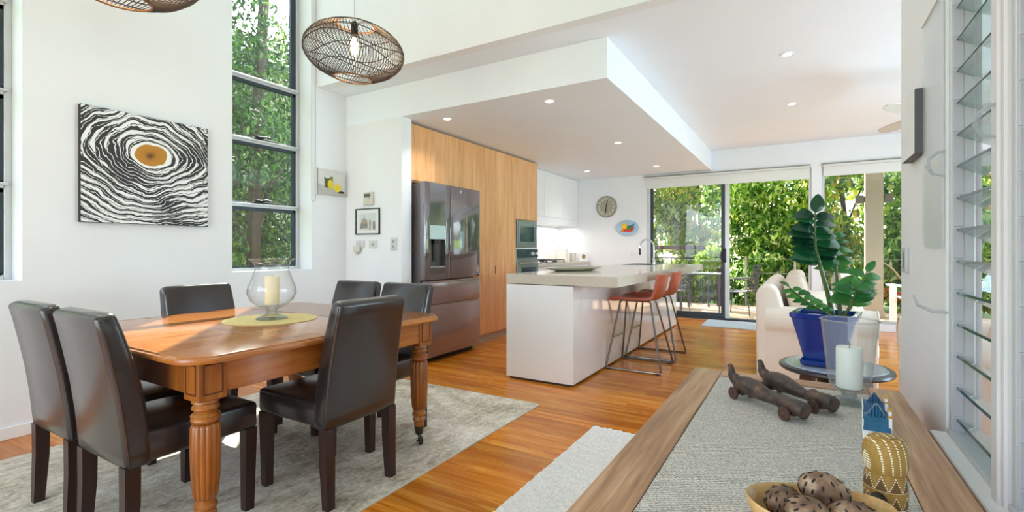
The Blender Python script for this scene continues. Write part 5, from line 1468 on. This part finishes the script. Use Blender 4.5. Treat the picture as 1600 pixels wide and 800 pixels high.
# post with wall lights
r = thing('verandah_post', 'square white verandah post outside the garden window', 'post', (1.09, 10.5, -0.03))
MB().box((-0.125, -0.11, 0), (0.125, 0.11, 3.0), 0.004, 1).build('shaft', plain('post_taupe', '#a99e91', 0.5, 0.03), r)
MB().box((-0.145, -0.13, 0), (0.145, 0.13, 0.12), 0.004, 1).build('base', MATS['post_taupe'], r)
for s, lab in ((-1, 'small grey cube light on the door side of the verandah post'), (1, 'small grey cube light on the far side of the verandah post')):
    r = thing('cube_wall_light', lab, 'wall light', (1.09 + s * 0.125, 10.47, 2.02), 0, 'cube lights on the post')
    MB().box((0, -0.05, -0.05), (s * 0.02, 0.05, 0.05), 0.002, 1).build('bracket', plain('light_grey', '#6b655f', 0.4), r)
    MB().box((s * 0.02, -0.06, -0.07), (s * 0.14, 0.06, 0.07), 0.006, 1).build('housing', MATS['light_grey'], r)

# balustrade with dark timber rail and metal pickets
BT = wood('dark_brown_timber', [S('#2a1712'), S('#3f241b'), S('#4c2d22')], 'x', 1.0, 0.5, 2.0)
r = thing('balustrade', 'dark timber rail with thin metal pickets seen through the door glass', 'balustrade', (-3.4, 10.9, -0.03))
MB().box((0, -0.05, 1.17), (2.0, 0.05, 1.26), 0.005, 1).build('top_rail', BT, r)
MB().box((0, -0.02, 0.12), (2.0, 0.02, 0.16), 0.004, 1).build('bottom_rail', BLACKM, r)
MB().box((0, -0.015, 0.98), (2.0, 0.015, 1.0), 0.002, 1).build('mid_rail', BLACKM, r)
MB().box((0.44, -0.05, 0), (0.55, 0.05, 3.0), 0.004, 1).build('post', BT, r)
MB().box((1.9, -0.05, 0), (2.0, 0.05, 1.2), 0.004, 1).build('post', BT, r)
pk = MB().box((-0.006, -0.006, 0.16), (0.006, 0.006, 0.98)).mesh('picket', BLACKM, False)
for i in range(19): link('picket', pk, r, (0.08 + i * 0.1, 0, 0))

# outdoor setting
WIRE = plain('dark_steel_lattice', '#4b4c55', 0.45, 0.06, metal=0.3)
def lattice_chair(label, loc, rz):
    r = thing('lattice_chair', label, 'outdoor chair', loc, rz, 'lattice outdoor chairs on the deck')
    def grid(nx, nz, w_, h, fn):
        m = MB()
        for i in range(nx + 1):
            u = -w_ / 2 + w_ * i / nx
            m.tube([fn(u, h * k / 4) for k in range(5)], 0.008, 5)
        for j in range(nz + 1):
            z = h * j / nz
            m.tube([fn(-w_ / 2 + w_ * k / 4, z) for k in range(5)], 0.008, 5)
        return m
    grid(7, 7, 0.46, 0.44, lambda u, z: (u, -0.22 - z * 0.18 - 0.10 * (1 - (u / 0.26) ** 2) * 0.4, 0.45 + z)).build('backrest', WIRE, r)
    grid(7, 7, 0.46, 0.42, lambda u, z: (u, -0.21 + z, 0.44 - 0.02 * math.sin(z * 7))).build('seat', WIRE, r)
    for s in (-1, 1):
        for y0, y1 in ((-0.2, -0.26), (0.18, 0.22)):
            MB().cyl((s * 0.22, y0, 0.44), (s * 0.235, y1, 0), 0.011, 0.009, 8).build('leg', WIRE, r)
        MB().tube([(s * 0.23, -0.25, 0.64), (s * 0.26, -0.05, 0.66), (s * 0.26, 0.15, 0.64), (s * 0.23, 0.19, 0.45)], 0.011, 6).build('armrest', WIRE, r)
    return r
lc = lattice_chair('dark lattice chair on the deck behind the door glass, turned away', (-2.05, 9.27, -0.03), R(170))
dup(lc, 'dark lattice chair on the deck at the open side of the doorway', (-0.96, 9.62, -0.03), R(78))
dup(lc, 'dark lattice chair on the deck at the far side of the glass table', (-2.2, 10.3, -0.03), R(-100))
r = thing('outdoor_table', 'glass-topped steel outdoor table on the deck', 'outdoor table', (-1.63, 10.0, -0.03))
MB().box((-0.35, -0.35, 0.71), (0.35, 0.35, 0.722), 0.004, 1).build('glass_top', thin_glass('table_glass', (0.8, 0.9, 0.9, 1), 0.0, 1.5, haze=0.2), r)
m = MB()
for a, b in (((-0.36, -0.36), (0.36, -0.36)), ((0.36, -0.36), (0.36, 0.36)), ((0.36, 0.36), (-0.36, 0.36)), ((-0.36, 0.36), (-0.36, -0.36))): m.cyl((a[0], a[1], 0.705), (b[0], b[1], 0.705), 0.014, None, 8)
m.build('rim', WIRE, r)
for sx in (-1, 1):
    for sy in (-1, 1): MB().cyl((sx * 0.34, sy * 0.34, 0.705), (sx * 0.34, sy * 0.34, 0), 0.014, None, 8).build('leg', WIRE, r)
TERR = plain('weathered_terracotta', '#b98a72', 0.8, 0.12, 8)
r = thing('terracotta_urn', 'round terracotta urn on the deck below the lattice chair', 'urn', (-2.62, 9.55, -0.03))
MB().lathe([(0.16, 0), (0.22, 0.06), (0.30, 0.18), (0.31, 0.26), (0.25, 0.34), (0.20, 0.37), (0.24, 0.40), (0.24, 0.42), (0.19, 0.42), (0.18, 0.37)], 32).build('body', TERR, r)
MB().lathe([(0.20, -0.0), (0.24, 0.03), (0.22, 0.035)], 28).build('saucer', TERR, r)
# white slatted garden chair
r = thing('garden_chair', 'white slatted garden armchair on the deck beside the post', 'outdoor chair', (1.62, 9.55, -0.03), R(25))
WT = plain('white_painted_slats', '#e6e6ea', 0.5, 0.03)
for s in (-1, 1):
    MB().box((s * 0.30 - 0.06, -0.32, 0.60), (s * 0.30 + 0.06, 0.32, 0.625), 0.004, 1).build('armrest', WT, r)
    MB().box((s * 0.30 - 0.045, 0.22, 0), (s * 0.30 + 0.045, 0.25, 0.60), 0.003, 1).build('leg', WT, r)
    MB().box((s * 0.30 - 0.02, -0.34, 0), (s * 0.30 + 0.02, -0.28, 0.60), 0.003, 1).build('leg', WT, r)
for k in range(6): MB().box((-0.27, -0.25 + k * 0.085, 0.36 + 0.012 * k), (0.27, -0.18 + k * 0.085, 0.38 + 0.012 * k), 0.003, 1).build('seat_slat', WT, r)
for k in range(6):
    m = MB().box((-0.27 + k * 0.091, -0.012, 0), (-0.19 + k * 0.091, 0.012, 0.62), 0.003, 1); m.move(Matrix.Translation((0, -0.25, 0.36)) @ Matrix.Rotation(R(22), 4, 'X')); m.build('back_slat', WT, r)

# ---- foliage
BARK = plain('grey_brown_bark', '#4a4038', 0.9, 0.25, 14, 0.6, 40)
PALEB = plain('pale_bark', '#b59c82', 0.8, 0.2, 20)
LF = [leafmat('leaf_mid_green', ['#2c5a1c', '#4c8026', '#83b038', '#bcd458', '#eef0a4'], 0.66, 0.4),  # pale ramp ends put backlit sun highlights into the leaf tones
      leafmat('leaf_yellow_green', ['#3a6a20', '#6c9a2c', '#b0cc42', '#e6e468', '#eab04a'], 0.66, 0.4),
      leafmat('leaf_dark_green', ['#224418', '#38682a', '#5e9036', '#9cbc54', '#dce498'], 0.62, 0.35),
      leafmat('leaf_olive', ['#33501f', '#587434', '#8aa44e', '#b9c66c', '#e0e0a8'], 0.62, 0.45),
      leafmat('leaf_lime', ['#7ea52c', '#a8c83c', '#cfe05a'], 0.45, 0.4)]
NEARL = [leafmat('shaded_leaf_green', ['#142a12', '#23461b', '#386424', '#6a9040'], 0.3, 0.4), leafmat('shaded_leaf_mixed', ['#182f14', '#2c501d', '#4f752a', '#93a748'], 0.3, 0.4)]  # darker leaf copies, shade put into the colour against the strong sun
def crown_mesh(seed, blobs, n, size, mt):
    rg_ = random.Random(seed)
    verts, faces = [], []
    vol = [b[3] * b[4] * b[5] for b in blobs]; tot = sum(vol)
    for b, vv_ in zip(blobs, vol):
        for _ in range(int(n * vv_ / tot)):
            while True:
                p = Vector((rg_.uniform(-1, 1), rg_.uniform(-1, 1), rg_.uniform(-1, 1)))
                if p.length < 1: break
            # push outwards and clump
            p = p.normalized() * (p.length ** 0.6)
            c = Vector((b[0] + p.x * b[3], b[1] + p.y * b[4], b[2] + p.z * b[5]))
            s = size * rg_.uniform(0.6, 1.35)
            e = Euler((rg_.uniform(0, 6.28), rg_.uniform(0, 6.28), rg_.uniform(0, 6.28))).to_matrix()
            i0 = len(verts)
            for q in ((-s, 0, 0), (-0.15 * s, 0.36 * s, 0.05 * s), (s, 0, -0.1 * s), (-0.15 * s, -0.36 * s, 0.05 * s)): verts.append(c + e @ Vector(q))
            faces.append((i0, i0 + 1, i0 + 2, i0 + 3))
    me = bpy.data.meshes.new('crown'); me.from_pydata([tuple(v_) for v_ in verts], [], faces); me.materials.append(mt)
    return me
def tree(name, label, loc, trunks, blobs, n, size, mt, seed, cat='tree', bark=None, group=None):
    r = thing(name, label, cat, loc, 0, group)
    for pts, r0, r1 in trunks:
        k = len(pts)
        MB().tube(pts, [r0 + (r1 - r0) * i / (k - 1) for i in range(k)], 8).build('trunk' if r0 > 0.03 else 'branch', bark or BARK, r)
    o = link('crown', crown_mesh(seed, blobs, n, size, mt), r, kind='stuff')
    return r
rb = random.Random(5)
def rnd_blobs(rx, ry, h0, h1, k, rad):
    out = []
    for i in range(k):
        out.append((rb.uniform(-rx, rx), rb.uniform(-ry, ry), rb.uniform(h0, h1), rad * rb.uniform(0.7, 1.2), rad * rb.uniform(0.7, 1.1), rad * rb.uniform(0.7, 1.1)))
    return out
# beyond the deck, read from the door towards the partition
G2 = 'trees beyond the deck'
far_trees = [(-6.6, 15.0, 5.2, 2, 'dark bushy tree beyond the deck, at the hinge side of the door glass'), (-4.4, 14.2, 4.2, 3, 'olive leafy tree seen through the sliding door glass above the rail'),
             (-2.6, 15.2, 5.6, 1, 'yellow-green tree rising behind the door glass beside the meeting stile'), (-0.9, 13.6, 4.6, 0, 'bright green leafy tree filling the open doorway'),
             (0.9, 14.4, 4.9, 1, 'yellow-flecked leafy tree behind the tall glossy plant'), (2.6, 13.8, 3.6, 0, 'green tree with open sky above it beside the verandah post'),
             (4.2, 14.8, 5.4, 2, 'dark leafy tree between the verandah post and the partition'), (6.6, 15.0, 5.0, 3, 'olive tree seen only through the louvre blades')]
for i, (x, y, h, k, lab) in enumerate(far_trees):
    bl_ = rnd_blobs(0.9, 0.5, 0.5, h * 0.95, 16, 0.75)
    tree('garden_tree', lab, (x, y, -0.2), [([(0, 0, 0), (0.08, 0, h * 0.3), (-0.05, 0.05, h * 0.6), (0.05, 0, h * 0.85)], 0.09, 0.03), ([(0, 0, h * 0.35), (0.4, 0.1, h * 0.6), (0.6, 0, h * 0.85)], 0.028, 0.01)],
         bl_, 10500, 0.095, LF[k], 100 + i, group=G2)
low = [(-3.6, 12.3, 0.9, 2, 'low dark shrub below the balustrade rail'), (-2.2, 12.2, 0.8, 0, 'low green shrub behind the outdoor table'), (-0.6, 12.0, 1.0, 2, 'low dark hedge shrub at the edge of the deck in the doorway'),
       (0.5, 12.4, 1.3, 0, 'leafy shrub behind the sofa back'), (1.9, 12.3, 1.4, 2, 'dense dark shrub just past the verandah post'), (3.4, 12.3, 1.2, 0, 'green shrub far along the garden window')]
for i, (x, y, h, k, lab) in enumerate(low):
    tree('garden_shrub', lab, (x, y, -0.2), [([(0, 0, 0), (0.02, 0, h * 0.5), (0.05, 0, h * 0.9)], 0.03, 0.01)], rnd_blobs(0.5, 0.25, 0.2, h, 8, 0.42), 2600, 0.09, LF[k], 200 + i, 'shrub', group='shrubs along the deck')
tree('potted_lime_shrub', 'lime green bushy plant behind the outdoor table', (-1.62, 10.60, -0.03), [([(0, 0, 0), (0, 0, 0.5), (0.03, 0, 0.9)], 0.02, 0.01)], [(0, 0, 0.95, 0.26, 0.2, 0.2), (0.1, 0, 1.1, 0.18, 0.15, 0.15)], 700, 0.06, LF[4], 300, 'shrub')
tree('bare_shrub', 'pale bare-branched shrub with red flowers by the garden chair', (1.75, 11.3, -0.2), [([(0, 0, 0), (0.05, 0, 0.6), (-0.15, 0, 1.35)], 0.035, 0.012), ([(0.03, 0, 0.4), (0.3, 0, 0.9), (0.28, 0, 1.5)], 0.028, 0.01), ([(0.03, 0, 0.5), (-0.3, 0, 1.0), (-0.5, 0, 1.15)], 0.022, 0.008), ([(0.2, 0, 0.75), (0.45, 0, 1.1), (0.6, 0, 1.2)], 0.018, 0.007)],
     [(-0.2, -0.1, 0.55, 0.35, 0.2, 0.14), (0.25, -0.1, 0.5, 0.3, 0.2, 0.12)], 260, 0.05, leafmat('red_flowers', ['#c8321f', '#e0502e', '#5a8a2c', '#7aa23a'], 0.3, 0.5), 301, 'shrub', PALEB)
# thin wire fence posts
r = thing('garden_stake_fence', 'thin grey wire fence with slim stakes past the deck', 'fence', (-1.0, 11.4, -0.2))
for i in range(4): MB().cyl((i * 0.9, 0, 0), (i * 0.9, 0, 1.2), 0.02, None, 8).build('stake', plain('grey_stake', '#9a9890', 0.5), r)
for z in (0.5, 0.85, 1.15): MB().cyl((0, 0, z), (2.7, 0, z), 0.004, None, 5).build('wire', MATS['grey_stake'], r)

# ---- outside the slot windows
r = thing('neighbour_house', 'pale weatherboard house glimpsed through the slot window leaves', 'house', (-11.6, 4.6, -0.2))
WB = plain('cream_weatherboard', '#cfc8b8', 0.7, 0.04)
MB().box((-0.3, -6, 0), (0, 8, 6.0)).build('wall', WB, r, smooth=False)
bd = MB().prism([(0.0, 0.0), (0.035, 0.0), (0.008, 0.19), (0, 0.19)], 'y', -6, 8).mesh('weatherboard', WB, False)
for i in range(31): link('weatherboard', bd, r, (0, 0, i * 0.19))
for y in (2.6, 5.2):
    w1 = MB().box((0.03, y, 3.4), (0.09, y + 1.1, 4.7), 0.01, 1).build('window', WHITEP, r)
    MB().box((0.091, y + 0.08, 3.48), (0.096, y + 1.02, 4.62)).build('pane', plain('dark_pane', '#5b6a72', 0.05), w1, smooth=False)
MB().prism([(-0.6, 6.0), (0.7, 5.7), (0.7, 5.85), (-0.6, 6.9)], 'y', -6.3, 8.3).build('roof', plain('grey_roof', '#8d8f92', 0.6), r, smooth=False)
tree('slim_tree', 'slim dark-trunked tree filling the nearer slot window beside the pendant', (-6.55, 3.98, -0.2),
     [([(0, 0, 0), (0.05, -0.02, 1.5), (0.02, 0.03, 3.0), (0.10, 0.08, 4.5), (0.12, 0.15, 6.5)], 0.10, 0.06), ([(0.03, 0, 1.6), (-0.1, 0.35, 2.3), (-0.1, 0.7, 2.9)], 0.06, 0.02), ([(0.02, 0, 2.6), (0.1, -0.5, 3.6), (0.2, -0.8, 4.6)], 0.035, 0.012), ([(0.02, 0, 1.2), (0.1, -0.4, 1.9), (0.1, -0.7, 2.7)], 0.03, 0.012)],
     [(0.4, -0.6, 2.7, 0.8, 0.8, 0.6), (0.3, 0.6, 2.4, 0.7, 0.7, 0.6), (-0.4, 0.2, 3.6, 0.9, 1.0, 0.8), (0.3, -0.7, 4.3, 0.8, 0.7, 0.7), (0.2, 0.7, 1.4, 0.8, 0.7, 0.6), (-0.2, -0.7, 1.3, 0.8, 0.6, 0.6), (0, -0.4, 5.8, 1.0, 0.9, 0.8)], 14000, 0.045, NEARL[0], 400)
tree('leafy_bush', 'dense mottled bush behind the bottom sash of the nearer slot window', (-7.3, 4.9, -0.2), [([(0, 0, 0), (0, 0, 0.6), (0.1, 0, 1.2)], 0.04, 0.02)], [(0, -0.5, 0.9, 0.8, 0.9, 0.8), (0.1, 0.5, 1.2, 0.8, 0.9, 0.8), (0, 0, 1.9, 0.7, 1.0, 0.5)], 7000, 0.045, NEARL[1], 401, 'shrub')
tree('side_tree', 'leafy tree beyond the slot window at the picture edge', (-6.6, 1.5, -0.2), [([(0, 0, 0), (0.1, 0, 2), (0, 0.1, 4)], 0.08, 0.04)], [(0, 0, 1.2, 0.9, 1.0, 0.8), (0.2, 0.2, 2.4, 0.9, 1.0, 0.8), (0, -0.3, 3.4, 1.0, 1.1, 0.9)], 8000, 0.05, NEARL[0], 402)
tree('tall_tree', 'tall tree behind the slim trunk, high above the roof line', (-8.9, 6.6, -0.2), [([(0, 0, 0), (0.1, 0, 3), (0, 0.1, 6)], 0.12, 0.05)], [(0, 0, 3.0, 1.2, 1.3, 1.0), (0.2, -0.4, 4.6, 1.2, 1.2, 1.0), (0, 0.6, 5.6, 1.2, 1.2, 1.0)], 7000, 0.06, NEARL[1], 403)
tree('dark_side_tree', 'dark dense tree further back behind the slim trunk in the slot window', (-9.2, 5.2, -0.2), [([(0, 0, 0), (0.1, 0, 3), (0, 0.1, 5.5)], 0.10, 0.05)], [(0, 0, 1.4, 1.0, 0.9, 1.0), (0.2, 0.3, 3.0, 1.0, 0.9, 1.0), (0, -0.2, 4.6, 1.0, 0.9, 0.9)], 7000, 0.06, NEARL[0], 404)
